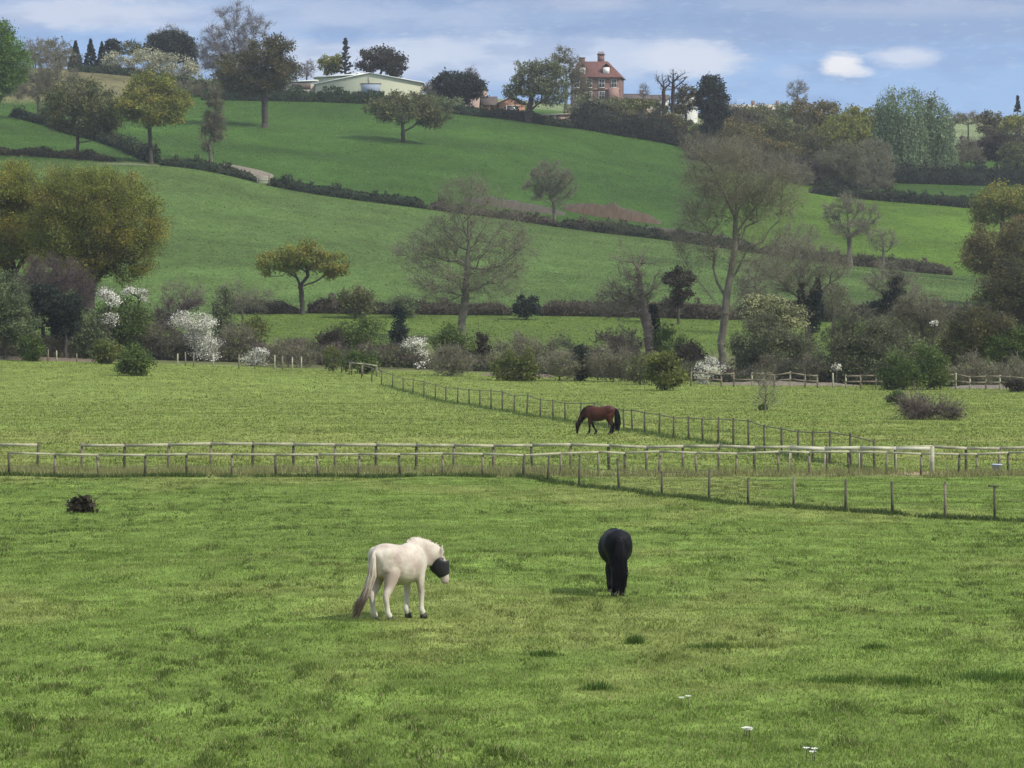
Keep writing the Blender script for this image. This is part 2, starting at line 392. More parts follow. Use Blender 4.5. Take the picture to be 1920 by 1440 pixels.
def rank(n, y0, y1, x0, x1, hgt, wid, c0, seed, label):
    r = np.random.default_rng(seed)
    X = x0 + (x1 - x0) * r.random(n); Y = y0 + (y1 - y0) * r.random(n)
    k = r.random(n) < sstep(0.35, 0.6, fbm(X / 1.2, Y / 1.2, seed, 3)); X = X[k]; Y = Y[k]; n = len(X)
    Z = ground(X, Y); h = hgt * (0.5 + r.random(n)); an = r.random(n) * 6.283
    dx = np.cos(an) * wid / 2; dy = np.sin(an) * wid / 2; le = r.normal(0, 0.35, (n, 2))
    V = np.stack([np.stack([X - dx, Y - dy, Z - .01], 1), np.stack([X + dx, Y + dy, Z - .01], 1), np.stack([X + le[:, 0] * h, Y + le[:, 1] * h, Z + h], 1)], 1).reshape(-1, 3)
    c = np.array(c0) * (0.7 + 0.6 * r.random(n))[:, None]
    return tag(mesh_np('rank_grass', V, [np.arange(3 * n).reshape(-1, 3)], M_grass, None, np.repeat(c, 3, 0)), label, 'grass', kind='stuff')
rank(33000, 135.2, 139.8, -30, 33, 0.26, 0.035, (0.22, 0.22, 0.09), 81, 'longer pale grass in the strip between the two rail fences')

# ---------------------------------------------------------------- trees and bushes
def sample_blobs(r, blobs, n, shell=0.5):
    """blobs: (cx,cy,cz,rx,ry,rz) metres, local"""
    bl = np.array(blobs, float)
    vol = bl[:, 3] * bl[:, 4] * bl[:, 5]; pr = vol ** 0.8; pr /= pr.sum()
    k = r.choice(len(bl), n, p=pr)
    d = r.normal(size=(n, 3)); d /= np.linalg.norm(d, axis=1, keepdims=True)
    rad = r.random(n) ** (1 / 3 * (1 - shell) + 0.08)
    p = bl[k, :3] + d * rad[:, None] * bl[k, 3:]
    return p
def grow(r, limbs, att, step, bf=0.35, start=0.35):
    """join the points att to the limbs, each by the shortest reasonable way"""
    nodes = []; par = []; plen = []
    def add(p, pa):
        nodes.append(np.array(p, float)); par.append(pa)
        plen.append(0 if pa < 0 else plen[pa] + float(np.linalg.norm(nodes[-1] - nodes[pa])))
        return len(nodes) - 1
    for li, lb in enumerate(limbs):
        lb = [np.array(q, float) for q in lb]
        if li == 0: cur_i = add(lb[0], -1)
        else:
            A = np.array(nodes); cur_i = int(np.argmin(np.linalg.norm(A - lb[0], axis=1)))
        for q in lb[1:]:
            p0 = nodes[cur_i]; d = np.linalg.norm(q - p0); m = max(1, int(d / step))
            for k in range(1, m + 1):
                pt = p0 + (q - p0) * k / m
                if k < m: pt = pt + r.normal(0, step * 0.07, 3)
                cur_i = add(pt, cur_i)
    H0 = max(n_[2] for n_ in nodes); nt_ = len(nodes)
    A = np.empty((40000, 3)); A[:nt_] = np.array(nodes); PL = np.empty(40000); PL[:nt_] = plen
    ok = np.zeros(40000, bool)
    zs = A[:nt_, 2]; ok[:nt_] = zs >= start * H0
    top = A[nt_ - 1] if len(limbs) == 1 else A[:nt_][ok[:nt_]].mean(0)
    att = att[np.argsort(np.linalg.norm(att - top, axis=1))]
    for q in att:
        n_ = len(nodes)
        dd = np.linalg.norm(A[:n_] - q, axis=1)
        below = np.clip(A[:n_, 2] - q[2], 0, None)            # limbs rise rather than hang
        cost = dd + bf * PL[:n_] * 0.5 + 0.8 * below; cost[~ok[:n_]] = 1e9
        i = int(np.argmin(cost)); p0 = A[i].copy(); d = dd[i]
        if d < step * 0.4: continue
        m = max(1, int(round(d / step)))
        side = r.normal(0, 1, 3) * d * 0.10; cur_i = i
        for k in range(1, m + 1):
            f = k / m
            pt = p0 + (q - p0) * f + side * math.sin(math.pi * f) + r.normal(0, step * 0.06, 3) * (k < m)
            cur_i = add(pt, cur_i)
            if cur_i < 39990: A[cur_i] = nodes[cur_i]; PL[cur_i] = plen[cur_i]; ok[cur_i] = True
    Nn = np.array(nodes); Pa = np.array(par)
    wt = np.zeros(len(Nn)); ch = np.bincount(Pa[Pa >= 0], minlength=len(Nn))
    wt[ch == 0] = 1
    for i in range(len(Nn) - 1, 0, -1): wt[Pa[i]] += wt[i] if ch[i] else 1
    wt = np.maximum(wt, 1)
    return Nn, Pa, wt, ch
def cards(r, C, size, aspect=1.0, up=0.0):
    n = len(C)
    a = r.normal(size=(n, 3)); a[:, 2] += up * 2; a /= np.linalg.norm(a, axis=1, keepdims=True)
    b_ = np.cross(a, r.normal(size=(n, 3))); b_ /= np.linalg.norm(b_, axis=1, keepdims=True) + 1e-9
    s = (size * (0.6 + 0.8 * r.random(n)))[:, None] / 2
    a = a * s * aspect; b_ = b_ * s
    V = np.stack([C - a * 0.9 - b_ * 0.35, C - a * 0.1 + b_, C + a, C + a * 0.05 - b_ * 0.9], 1).reshape(-1, 3)
    return V, np.arange(4 * n).reshape(-1, 4)
def twigs(r, base, dirs, length, width):
    """each twig a bent thin sliver; base,dirs (n,3)"""
    n = len(base)
    d = dirs / (np.linalg.norm(dirs, axis=1, keepdims=True) + 1e-9)
    s = np.cross(d, r.normal(size=(n, 3))); s /= np.linalg.norm(s, axis=1, keepdims=True) + 1e-9
    ln = (length * (0.5 + r.random(n)))[:, None]
    mid = base + d * ln * 0.5 + r.normal(0, 0.08, (n, 3)) * ln
    tip = base + d * ln + r.normal(0, 0.12, (n, 3)) * ln
    w = width * (0.7 + 0.6 * r.random(n))[:, None] / 2
    V = np.stack([base - s * w, base + s * w, mid + s * w * 0.8, mid - s * w * 0.8, tip], 1).reshape(-1, 3)
    o = (np.arange(n) * 5)[:, None]
    return V, o + np.array([[0, 1, 2, 3]]), o + np.array([[3, 2, 4]])
# kind: leaf colours, leaf coverage, twig coverage, twig colour, bark, leaf aspect
K = {
 'bright':   dict(leaf=[(0.085, 0.165, 0.025), (0.120, 0.205, 0.032)], cov=3.0, tw=0.2),
 'oak':      dict(leaf=[(0.200, 0.219, 0.041), (0.160, 0.196, 0.038), (0.247, 0.226, 0.043)], cov=2.2, tw=0.3),
 'golden':   dict(leaf=[(0.200, 0.215, 0.038), (0.170, 0.200, 0.034), (0.250, 0.220, 0.040), (0.150, 0.180, 0.032)], cov=3.6, tw=0.3),
 'dulloak':  dict(leaf=[(0.135, 0.153, 0.054), (0.109, 0.132, 0.047), (0.154, 0.146, 0.054)], cov=1.6, tw=0.6),
 'brownoak': dict(leaf=[(0.160, 0.145, 0.047), (0.128, 0.131, 0.045), (0.192, 0.145, 0.047)], cov=1.8, tw=0.6),
 'darkoak':  dict(leaf=[(0.104, 0.104, 0.039), (0.078, 0.085, 0.034), (0.130, 0.111, 0.039)], cov=1.7, tw=0.6),
 'loose':    dict(leaf=[(0.158, 0.180, 0.075), (0.128, 0.150, 0.068)], cov=1.5, tw=0.5),
 'bare':     dict(leaf=[(0.100, 0.100, 0.045)], cov=0.02, tw=1.05, tc=(0.190, 0.178, 0.120)),
 'barebud':  dict(leaf=[(0.138, 0.138, 0.060), (0.120, 0.126, 0.054)], cov=0.45, tw=1.1, tc=(0.160, 0.150, 0.10)),
 'palebare': dict(leaf=[(0.200, 0.200, 0.200)], cov=0.0, tw=1.0, tc=(0.19, 0.18, 0.18)),
 'purple':   dict(leaf=[(0.090, 0.075, 0.060)], cov=0.15, tw=1.5, tc=(0.115, 0.085, 0.082)),
 'scrub':    dict(leaf=[(0.150, 0.145, 0.075), (0.120, 0.135, 0.055)], cov=0.6, tw=0.9, tc=(0.200, 0.175, 0.130)),
 'bramble':  dict(leaf=[(0.100, 0.080, 0.060)], cov=0.7, tw=2.4, tc=(0.14, 0.11, 0.095)),
 'evergreen':dict(leaf=[(0.020, 0.032, 0.022), (0.030, 0.042, 0.026)], cov=4.5, tw=0.1),
 'ivy':      dict(leaf=[(0.016, 0.030, 0.022), (0.022, 0.038, 0.024)], cov=4.5, tw=0.1),
 'brown':    dict(leaf=[(0.055, 0.046, 0.029), (0.044, 0.040, 0.024)], cov=3.5, tw=0.4),
 'green':    dict(leaf=[(0.090, 0.135, 0.030), (0.120, 0.165, 0.036), (0.068, 0.105, 0.027)], cov=3.6, tw=0.2),
 'olive':    dict(leaf=[(0.147, 0.168, 0.036), (0.112, 0.133, 0.031)], cov=3.2, tw=0.2),
 'sallow':   dict(leaf=[(0.126, 0.147, 0.067), (0.105, 0.119, 0.059)], cov=2.0, tw=1.2, tc=(0.11, 0.10, 0.075)),
 'willow':   dict(leaf=[(0.203, 0.270, 0.142), (0.169, 0.236, 0.121)], cov=1.9, tw=0.2, drape=True),
 'greywillow':dict(leaf=[(0.150, 0.189, 0.085), (0.124, 0.163, 0.072)], cov=2.0, tw=0.5),
 'blossom':  dict(leaf=[(0.720, 0.700, 0.600), (0.600, 0.600, 0.480), (0.800, 0.780, 0.700)], cov=1.7, tw=0.7, tc=(0.09, 0.08, 0.06), petal=True),
 'cream':    dict(leaf=[(0.450, 0.438, 0.300), (0.350, 0.362, 0.237)], cov=1.9, tw=0.5, petal=True),
 'catkin':   dict(leaf=[(0.44, 0.45, 0.22), (0.34, 0.36, 0.17), (0.17, 0.19, 0.08)], cov=1.5, tw=0.9),
}
def tree(kind, px, D, blobs, label, name=None, cat=None, group=None, limbs=None, tr=None, natt=None, seed=None, cov=1.0, twc=1.0,
         bark=None, py0=None, extra=None, start=0.35, shell=0.5, leafsize=1.0):
    k = K[kind]; seed = seed if seed is not None else int(px * 7 + D * 13) % 100000
    r = np.random.default_rng(abs(seed))
    base = P(px, D); q = D / F
    bush = name in ('bush', 'bramble_bush', 'blossom_bush') if name else False
    name = name or 'tree'; cat = cat or name.replace('_', ' ')
    root = empty(name, base, 0, label, cat, group)
    def loc(x, y, dy=0.0): return (x - px) * q, dy, rowz(y, D) - base.z
    B = []
    for bi, (x, y, rx, ry) in enumerate(blobs):
        X, _, Zc = loc(x, y); gs = 1.08 if not bush else 1.12
        ry_ = ry * q * gs; rx_ = rx * q * gs
        if bush and Zc - ry_ < 0.6 * (Zc + ry_): topz = Zc + ry_; Zc = topz * 0.50; ry_ = topz * 0.52
        if Zc - ry_ < 0: 
            topz = Zc + ry_; ry_ = max(topz / 2, 0.2); Zc = topz - ry_
        dep = rx_ * 0.85
        B.append((X, r.normal(0, 0.25) * dep if len(blobs) > 1 else 0, Zc, rx_, dep, ry_))
    Ba = np.array(B); H = (Ba[:, 2] + Ba[:, 5]).max(); W = (Ba[:, 0] + Ba[:, 3]).max() - (Ba[:, 0] - Ba[:, 3]).min()
    area = (math.pi * Ba[:, 3] * Ba[:, 5]).sum() * (0.8 if len(B) > 1 else 1)
    if limbs:
        LB = []
        for j, lb in enumerate(limbs):
            dy = 0.0; pts = []
            sl = 0 if j == 0 else r.normal(0, 0.5)
            for i, (x, y) in enumerate(lb):
                X, _, Z = loc(x, y); pts.append((X, sl * abs(X - loc(*lb[0])[0]), max(Z, 0.0) if not (j == 0 and i == 0) else -0.2))
            LB.append(pts)
    elif bush:
        LB = [[(0, 0, -0.1), (r.normal(0, 0.05), 0, max(0.3, H * 0.35))]]
    else:
        lowest = (Ba[:, 2] - Ba[:, 5]).min(); cx = np.average(Ba[:, 0], weights=Ba[:, 3])
        t1 = max(lowest * 1.0, H * 0.18); t2 = lowest + (H - lowest) * 0.45
        LB = [[(0, 0, -0.2), (r.normal(0, 0.02) * H, r.normal(0, 0.02) * H, t1), (cx * 0.7 + r.normal(0, 0.02) * H, r.normal(0, 0.03) * H, t2)]]
    natt = natt or int(np.clip(60 + area * 0.9, 70, 300) * (0.5 if bush else 1))
    att = sample_blobs(r, B, natt, shell)
    att = att[att[:, 2] > 0.05]
    step = max(0.5, H / 22)
    Nn, Pa, wt, ch = grow(r, LB, att, step, start=start)
    r0 = tr if tr else 0.020 * H + 0.04
    if bush: r0 = 0.012 * H + 0.02
    tip = max(0.012, D * 3.2e-5)
    rad = np.maximum(r0 * (wt / wt.max()) ** 0.64, tip)
    # flare at the foot
    e = np.where(Pa >= 0)[0]
    ra = rad[Pa[e]]; rb = rad[e]; ra = np.minimum(ra, rb * 1.35)
    foot = Nn[Pa[e]][:, 2] < 0.3; ra = np.where(foot & (Pa[e] == 0), ra * 1.35, ra)
    big = rb > tip * 2.2
    V1, Q1 = frusta(Nn[Pa[e]][big], Nn[e][big], ra[big], rb[big], 7)
    V2, Q2 = frusta(Nn[Pa[e]][~big], Nn[e][~big], ra[~big], rb[~big], 3)
    mesh_np('stems' if bush else 'trunk', np.concatenate([V1, V2]), [np.concatenate([Q1, Q2 + len(V1)])], bark or (M_barkg if kind in ('bare', 'palebare', 'barebud') else M_bark), root, smooth=True)
    # crown
    s = max(0.12, D * 4.7e-4) * leafsize * (0.72 if k.get('petal') else 1)
    VV = []; QQ = []; TTT = []; CC = []; n0 = 0
    lc = np.array(k['leaf'])
    ends = np.where(ch == 0)[0]
    outer = np.where(wt <= (7 if k['tw'] > 1 else 4))[0]
    cl = Nn[outer[outer > 0]]
    nl = int(min(100000, k['cov'] * cov * area / (s * s * 0.21)))
    if nl > 3 and len(cl):
        cid = r.integers(0, len(cl), nl)
        sp = (area / max(1, len(ends))) ** 0.5 * 0.62
        if k.get('drape'):
            top = sample_blobs(r, B, max(20, nl // 14), 0.7); cid = r.integers(0, len(top), nl)
            down = r.random(nl) ** 1.5 * (H * 0.34); C = top[cid] + r.normal(0, s * 0.75, (nl, 3)); C[:, 2] -= down
            C[:, 0] *= 1 + 0.12 * down / H
            C = C[C[:, 2] > 0.2]; cid = cid[:len(C)]
            V, Q = cards(r, C, s, 1.25, 1.0)
        else:
            C = cl[cid] + r.normal(0, 1, (nl, 3)) * sp * np.array([0.75, 0.75, 0.5])
            good = C[:, 2] > 0.03; C = C[good]; cid = cid[good]
            V, Q = cards(r, C, s, 1.15)
        nl = len(C)
        hue = r.random(len(cid) + 1)
        ctone = r.random((cid.max() + 1, 1)); cpick = r.integers(0, len(lc), cid.max() + 1)
        c = lc[cpick[cid]] * (0.72 + 0.56 * ctone[cid]) * (0.8 + 0.4 * r.random((nl, 1)))
        VV.append(V); QQ.append(Q); CC.append(np.repeat(c, 4, 0)); n0 += len(V)
    tw = k['tw'] * twc
    if tw > 0 and len(cl):
        wdt = max(0.022, D * 8e-5); ln = max(0.55, H * 0.045)
        nt_ = int(min(42000, tw * area / (wdt * ln * 0.30)))
        i = r.integers(0, len(cl), nt_)
        o_ = outer[outer > 0][i]; pd = Nn[o_] - Nn[Pa[o_]]
        pd /= np.linalg.norm(pd, axis=1, keepdims=True) + 1e-9
        f = r.random((nt_, 1)); bs = Nn[o_] * f + Nn[Pa[o_]] * (1 - f)
        sec = r.random(nt_) < 0.65
        dr = pd + r.normal(0, 0.75, (nt_, 3)); dr[:, 2] += 0.25
        dn = dr / np.linalg.norm(dr, axis=1, keepdims=True)
        bs = bs + np.where(sec[:, None], r.normal(0, 0.5, (nt_, 3)) * ln * 0.8 + dn * ln * r.random((nt_, 1)), 0)
        bs[:, 2] = np.maximum(bs[:, 2], 0.03)
        V, Q, T3 = twigs(r, bs, dr, ln, wdt)
        tcx = np.array(k.get('tc', (0.075, 0.065, 0.048)))
        c = tcx * (0.7 + 0.6 * r.random((nt_, 1)))
        VV.append(V); QQ.append(Q + n0); TTT.append(T3 + n0); CC.append(np.repeat(c, 5, 0)); n0 += len(V)
    if VV:
        mesh_np('foliage' if bush else 'crown', np.concatenate(VV), [np.concatenate(QQ)] + ([np.concatenate(TTT)] if TTT else []), M_petal if k.get('petal') else M_leaf, root, np.concatenate(CC))
    if extra:                                   # ivy up the trunk: picture-height polyline with radii
        for (pts) in extra:
            r2 = np.random.default_rng(seed + 5); VV = []; C = []
            for (x0, y0, w0), (x1, y1, w1) in zip(pts[:-1], pts[1:]):
                a0 = np.array(loc(x0, y0)); a1 = np.array(loc(x1, y1)); ln = np.linalg.norm(a1 - a0); ww = (w0 + w1) / 2 * q
                n_ = int(4.0 * ln * 2 * ww / (s * s * 0.4)) + 10
                f = r2.random((n_, 1)); dd = r2.normal(0, 1, (n_, 3)); dd /= np.linalg.norm(dd, axis=1, keepdims=True)
                C.append(a0 + (a1 - a0) * f + dd * (w0 + (w1 - w0) * f) * q * (r2.random((n_, 1)) ** 0.4) * np.array([1, 1, 0.6]))
            C = np.concatenate(C); C = C[C[:, 2] > 0.02]; V, Q = cards(r2, C, s)
            c = np.array(K['ivy']['leaf'])[r2.integers(0, 2, len(C))] * (0.6 + 0.8 * r2.random((len(C), 1)))
            mesh_np('ivy', V, [Q], M_leaf, root, np.repeat(c, 4, 0))
    return root
def conifer(px, D, top, base_y, hw, label, colr=(0.018, 0.032, 0.026), sparse=1.0, group=None, pw=0.9, name='conifer_tree'):
    r = np.random.default_rng(int(px * 3 + D)); base = P(px, D); q = D / F
    root = empty(name, base, 0, label, 'conifer', group)
    H = rowz(top, D) - base.z; Wd = hw * q; z0 = max(0.1, rowz(base_y, D) - base.z)
    s = max(0.2, D * 6e-4); n = int(5.0 * sparse * Wd * (H - z0) / (s * s * 0.4))
    h = r.random(n) ** 1.3; tier = np.abs(((h * 9) % 1.0) - 0.5)
    rr = Wd * (1 - h) ** pw * (0.7 + 0.5 * tier) * np.sqrt(0.25 + 0.75 * r.random(n)); an = r.random(n) * 6.283
    C = np.stack([np.cos(an) * rr, np.sin(an) * rr, z0 + h * (H - z0) - rr * 0.2], 1)
    if sparse < 0.8:
        lim = r.integers(0, 30, n); C = np.stack([np.cos(lim * 2.4 + r.normal(0, .12, n)) * rr, np.sin(lim * 2.4 + r.normal(0, .12, n)) * rr, z0 + (lim / 30 + 0.03 * r.random(n)) * (H - z0) + rr * 0.2], 1)
        hh = (C[:, 2] - z0) / (H - z0); C[:, :2] *= (np.clip(1.15 - hh, 0.05, 1))[:, None]
    C[:, 2] = np.clip(C[:, 2], 0.1, H)
    V, Q = cards(r, C, s, 1.4)
    c = np.array(colr) * (0.6 + 0.8 * r.random((n, 1)))
    mesh_np('crown', V, [Q], M_leaf, root, np.repeat(c, 4, 0))
    V, Q = frusta(np.array([[0, 0, -0.2]]), np.array([[0, 0, H * 0.97]]), np.array([0.02 * H + 0.05]), np.array([0.03]), 7)
    mesh_np('trunk', V, [Q], M_bark, root, smooth=True)
    return root
def hedge(path, h, t_, leafs, label, seed, dens=1.0, name='hedge', group=None, rough=0.42, twiggy=0.25, rise=0.0):
    """path in (px, D); a body of leaves over a ragged core"""
    r = np.random.default_rng(seed)
    pts = [P(x, d) for x, d in path]; A = np.array([(p.x, p.y) for p in pts])
    seg = np.linalg.norm(A[1:] - A[:-1], axis=1); cs = np.concatenate([[0], np.cumsum(seg)]); Lt = cs[-1]
    Dm = np.mean([d for _, d in path]); s = max(0.14, Dm * 5.2e-4)
    org = pts[0]
    root = empty(name, org, 0, label, 'hedge' if name == 'hedge' else name.replace('_', ' '), group)
    def at(u):
        X = np.interp(u, cs, A[:, 0]); Y = np.interp(u, cs, A[:, 1]); return X, Y
    # core
    m = max(4, int(Lt / 1.5)); u = np.linspace(0, Lt, m); X, Y = at(u)
    tx = np.gradient(X); ty = np.gradient(Y); tl = np.hypot(tx, ty); nx_, ny_ = -ty / tl, tx / tl
    Z = ground(X, Y); hh = h * (1 - rough + 2 * rough * fbm(u / 3.5, u * 0 + seed, seed, 3)) * (0.35 + 0.65 * sstep(0, 1.5, np.minimum(u, Lt - u)))
    prof = [(-0.5, -0.1), (-0.5, 0.6), (-0.28, 0.86), (0.28, 0.86), (0.5, 0.6), (0.5, -0.1)]
    ring = []
    for (a_, b_) in prof:
        ww = t_ * a_ * 0.8 * (0.8 + 0.4 * vn(u / 2.0, u * 0 + a_ * 9, seed))
        ring.append(np.stack([X + nx_ * ww, Y + ny_ * ww, Z + hh * b_], 1))
    V = np.stack(ring, 1) - np.array(org)
    k = len(prof); ids = np.arange(m * k).reshape(m, k)
    Q = np.concatenate([np.stack([ids[:-1, j], ids[:-1, j + 1], ids[1:, j + 1], ids[1:, j]], 1) for j in range(k - 1)])
    caps = np.stack([ids[0, [0, 1, 4, 5]], ids[0, [1, 2, 3, 4]], ids[-1, [5, 4, 1, 0]], ids[-1, [4, 3, 2, 1]]])
    lc = np.array(leafs)
    V = V.reshape(-1, 3); c0 = np.tile(lc.mean(0) * 0.8, (len(V), 1))
    # leaves
    n = int(min(60000, 2.6 * dens * Lt * (h + 0.5 * t_) / (s * s * 0.42)))
    uu = r.random(n) * Lt; Xl, Yl = at(uu); ti = np.clip((uu / Lt * (m - 1)).astype(int), 0, m - 1)
    hl = np.interp(uu, u, hh); an = r.random(n) * math.pi; rr = 0.75 + 0.35 * r.random(n)
    ww = np.cos(an) * rr * t_ / 2; zz = np.abs(np.sin(an)) ** 0.6 * hl * rr * np.where(r.random(n) < 0.5, 1, r.random(n))
    shoot = (r.random(n) < 0.35) & (vn(uu / 0.9, uu * 0 + 3, seed + 8) > 0.72); zz = np.where(shoot, hl * (0.9 + 0.55 * r.random(n)), zz)
    Zl = ground(Xl + nx_[ti] * ww, Yl + ny_[ti] * ww)
    C = np.stack([Xl + nx_[ti] * ww, Yl + ny_[ti] * ww, Zl + 0.05 + zz * 0.97], 1) - np.array(org)
    nt_ = int(n * twiggy)
    cc = lc[(vn(uu / 2.2, zz, seed + 3) * len(lc)).astype(int).clip(0, len(lc) - 1)] * (0.6 + 0.8 * r.random((n, 1))) * (0.7 + 0.6 * vn(uu / 1.4, zz * 1.5, seed + 4))[:, None]
    V2, Q2 = cards(r, C, s, 1.2)
    VV = [V, V2]; FF = [Q, caps, Q2 + len(V)]; CC = [c0, np.repeat(cc, 4, 0)]
    if nt_:
        dr = r.normal(0, 0.5, (nt_, 3)); dr[:, 2] += 1.0
        V3, Q3, T3 = twigs(r, C[:nt_], dr, 0.35 * h, Dm * 8e-5); off = len(V) + len(V2)
        VV.append(V3); FF.append(Q3 + off); FF.append(T3 + off); CC.append(np.repeat(np.array([(0.10, 0.085, 0.065)]) * (0.7 + 0.6 * r.random((nt_, 1))), 5, 0))
    mesh_np('foliage', np.concatenate(VV), [f for f in [np.concatenate([x for x in FF if x.shape[1] == 4])] + [x for x in FF if x.shape[1] == 3]], M_leaf, root, np.concatenate(CC))
    return root

DG_ = [(0.022, 0.042, 0.018), (0.034, 0.060, 0.024), (0.045, 0.060, 0.026)]
UG_ = [(0.16, 0.14, 0.095), (0.18, 0.16, 0.10), (0.11, 0.135, 0.05), (0.13, 0.15, 0.065), (0.19, 0.155, 0.12)]
BR_ = [(0.090, 0.075, 0.050), (0.110, 0.090, 0.062), (0.065, 0.068, 0.036)]
# hedges of the hillside
hedge([(-80, 631), (60, 629), (215, 620)], 1.1, 1.6, [(0.09, 0.08, 0.035), (0.06, 0.065, 0.03)], 'low brown-green hedge at far left behind the golden oaks', 1)
hedge([(28, 722), (100, 705), (185, 682), (235, 655), (292, 622)], 1.7, 2.4, DG_, 'dark hedge running down the slope under the left hillside oaks', 2)
hedge([(300, 618), (390, 619), (440, 620), (485, 621)], 1.4, 2.0, DG_, 'short dark hedge left of the field gate below the chalky track', 3)
hedge([(503, 621), (600, 620), (700, 620), (802, 620)], 1.5, 2.2, DG_, 'neatly cut dark green hedge crossing the hillside right of the gate', 4, rough=0.22)
hedge([(806, 620), (930, 620), (1048, 620)], 1.5, 2.4, BR_, 'thin brown hedge behind the tall bare tree', 5, dens=0.7, twiggy=0.5)
hedge([(1050, 620), (1180, 620), (1300, 620), (1420, 621)], 1.6, 2.2, BR_ + DG_, 'brown and green hedge below the rusty bracken bank', 6, twiggy=0.4)
hedge([(1422, 621), (1560, 622), (1700, 622), (1785, 622)], 1.7, 2.2, BR_, 'bare brown hedge at the foot of the bright right-hand field', 7, twiggy=0.6)
hedge([(1518, 748), (1600, 745), (1700, 742), (1830, 738), (1960, 735), (2200, 728)], 1.9, 2.6, DG_ + [(0.04, 0.04, 0.02)], 'dark hedge between the two right-hand hill fields', 8)
hedge([(380, 803), (520, 800), (600, 799), (700, 797), (770, 797)], 2.2, 3.2, [(0.035, 0.065, 0.025), (0.045, 0.075, 0.028)], 'green hedge in front of the pale green barn', 9)
hedge([(845, 797), (930, 797), (1010, 797), (1075, 797)], 1.9, 3.0, DG_, 'dark hedge top in front of the small brick house', 10)
hedge([(130, 852), (250, 852), (330, 850), (430, 846)], 1.6, 2.5, DG_, 'dark hedge line along the top left field below the cream blossom', 11)
hedge([(400, 442), (480, 442), (560, 442)], 1.5, 2.0, BR_ + [(0.075, 0.05, 0.045)], 'reddish brown hedge left of the little umbrella oak', 12, twiggy=0.5)
hedge([(578, 443), (690, 443), (800, 443), (960, 443)], 1.6, 2.0, BR_, 'brown twiggy hedge between the umbrella oak and the tall bare tree', 13, twiggy=0.6)
hedge([(1010, 443), (1150, 443), (1270, 443), (1372, 443)], 1.75, 2.2, BR_, 'brown hedge behind the ivy-clad leaning tree', 14, twiggy=0.4, rough=0.15)
hedge([(1374, 444), (1550, 444), (1700, 446), (1950, 448), (2250, 450)], 2.0, 2.4, BR_ + [(0.05, 0.06, 0.03)], 'ragged brown hedge behind the catkin bush at right', 15, twiggy=0.7)
hedge([(1070, 800), (1150, 799), (1220, 798), (1290, 796)], 5.2, 5.0, [(0.022, 0.032, 0.020), (0.035, 0.045, 0.026), (0.05, 0.052, 0.03)], 'tall dark shrubbery hedge below the red brick house', 16, rough=0.35)
hedge([(1655, 796), (1760, 796), (1850, 796), (1980, 794)], 3.4, 4.0, [(0.02, 0.034, 0.02), (0.03, 0.042, 0.024)], 'dark evergreen hedge at the foot of the pale willows', 17, rough=0.35)

hedge([(1290, 772), (1380, 775), (1500, 768), (1600, 772), (1660, 778)], 4.0, 5.0, [(0.05, 0.048, 0.03), (0.065, 0.06, 0.035)], 'brown undergrowth along the lower edge of the hilltop wood', 41, name='undergrowth', rough=0.5, twiggy=0.5)
hedge([(1340, 830), (1450, 832), (1560, 830), (1660, 828)], 6.0, 6.0, [(0.06, 0.06, 0.032), (0.075, 0.07, 0.035)], 'tall scrub inside the hilltop wood', 42, name='undergrowth', rough=0.5, twiggy=0.5)
hedge([(1790, 860), (1850, 862), (1960, 860)], 5.0, 6.0, [(0.08, 0.06, 0.045), (0.065, 0.055, 0.035)], 'reddish brown scrub on the far right bank', 43, name='undergrowth', rough=0.5, twiggy=0.5)
T = tree
# --- skyline and hilltop, left
T('bright', -10, 690, [(-18, 105, 62, 62), (18, 122, 36, 36), (-30, 150, 60, 40)], 'bright green leafy tree cut by the left edge on the skyline')
T('bare', 76, 715, [(88, 115, 42, 38), (60, 160, 45, 30), (110, 150, 40, 30)], 'thin grey-brown bare tree next to the bright green edge tree', limbs=[[(75, 228), (73, 185), (72, 140)], [(73, 175), (95, 155), (115, 145)], [(73, 160), (55, 140), (45, 130)]])
T('dulloak', 146, 627, [(155, 188, 62, 36), (110, 205, 34, 28), (195, 215, 42, 34), (150, 225, 60, 28)], 'dull olive oak with a low wide crown on the left slope', limbs=[[(145, 302), (146, 262), (150, 225), (155, 190)], [(146, 268), (165, 265), (185, 240)], [(147, 245), (125, 225), (108, 205)]])
T('oak', 283, 621, [(282, 172, 48, 34), (245, 195, 32, 28), (320, 200, 34, 34), (282, 205, 60, 28)], 'yellow-green domed oak right of the dull olive oak', limbs=[[(284, 298), (281, 240), (282, 200), (284, 165)], [(281, 235), (255, 215), (240, 195)], [(281, 240), (310, 215), (325, 195)]])
T('barebud', 397, 640, [(403, 200, 16, 40), (392, 250, 14, 40), (412, 240, 12, 36)], 'slim upright bare tree above the chalky track', limbs=[[(396, 304), (393, 270), (402, 225), (406, 175)], [(396, 290), (386, 260), (384, 235)]], twc=1.3)
T('darkoak', 497, 735, [(505, 100, 45, 34), (445, 135, 46, 36), (525, 135, 38, 34), (475, 155, 55, 22)], 'broad dark oak standing before the tall bare skyline tree', limbs=[[(497, 233), (497, 195), (490, 165), (492, 120)], [(494, 170), (515, 152), (530, 145)], [(490, 168), (460, 150), (440, 130)], [(492, 145), (505, 110), (510, 85)]], tr=0.65, cov=1.25)
T('palebare', 440, 835, [(440, 45, 40, 38), (400, 90, 30, 40), (480, 80, 36, 45), (435, 110, 60, 40)], 'tallest bare tree on the skyline with bluish twigs', limbs=[[(440, 170), (438, 120), (440, 70), (445, 25)], [(438, 125), (410, 95), (395, 60)], [(438, 115), (470, 80), (485, 45)], [(439, 90), (425, 50), (420, 20)]], twc=1.2)
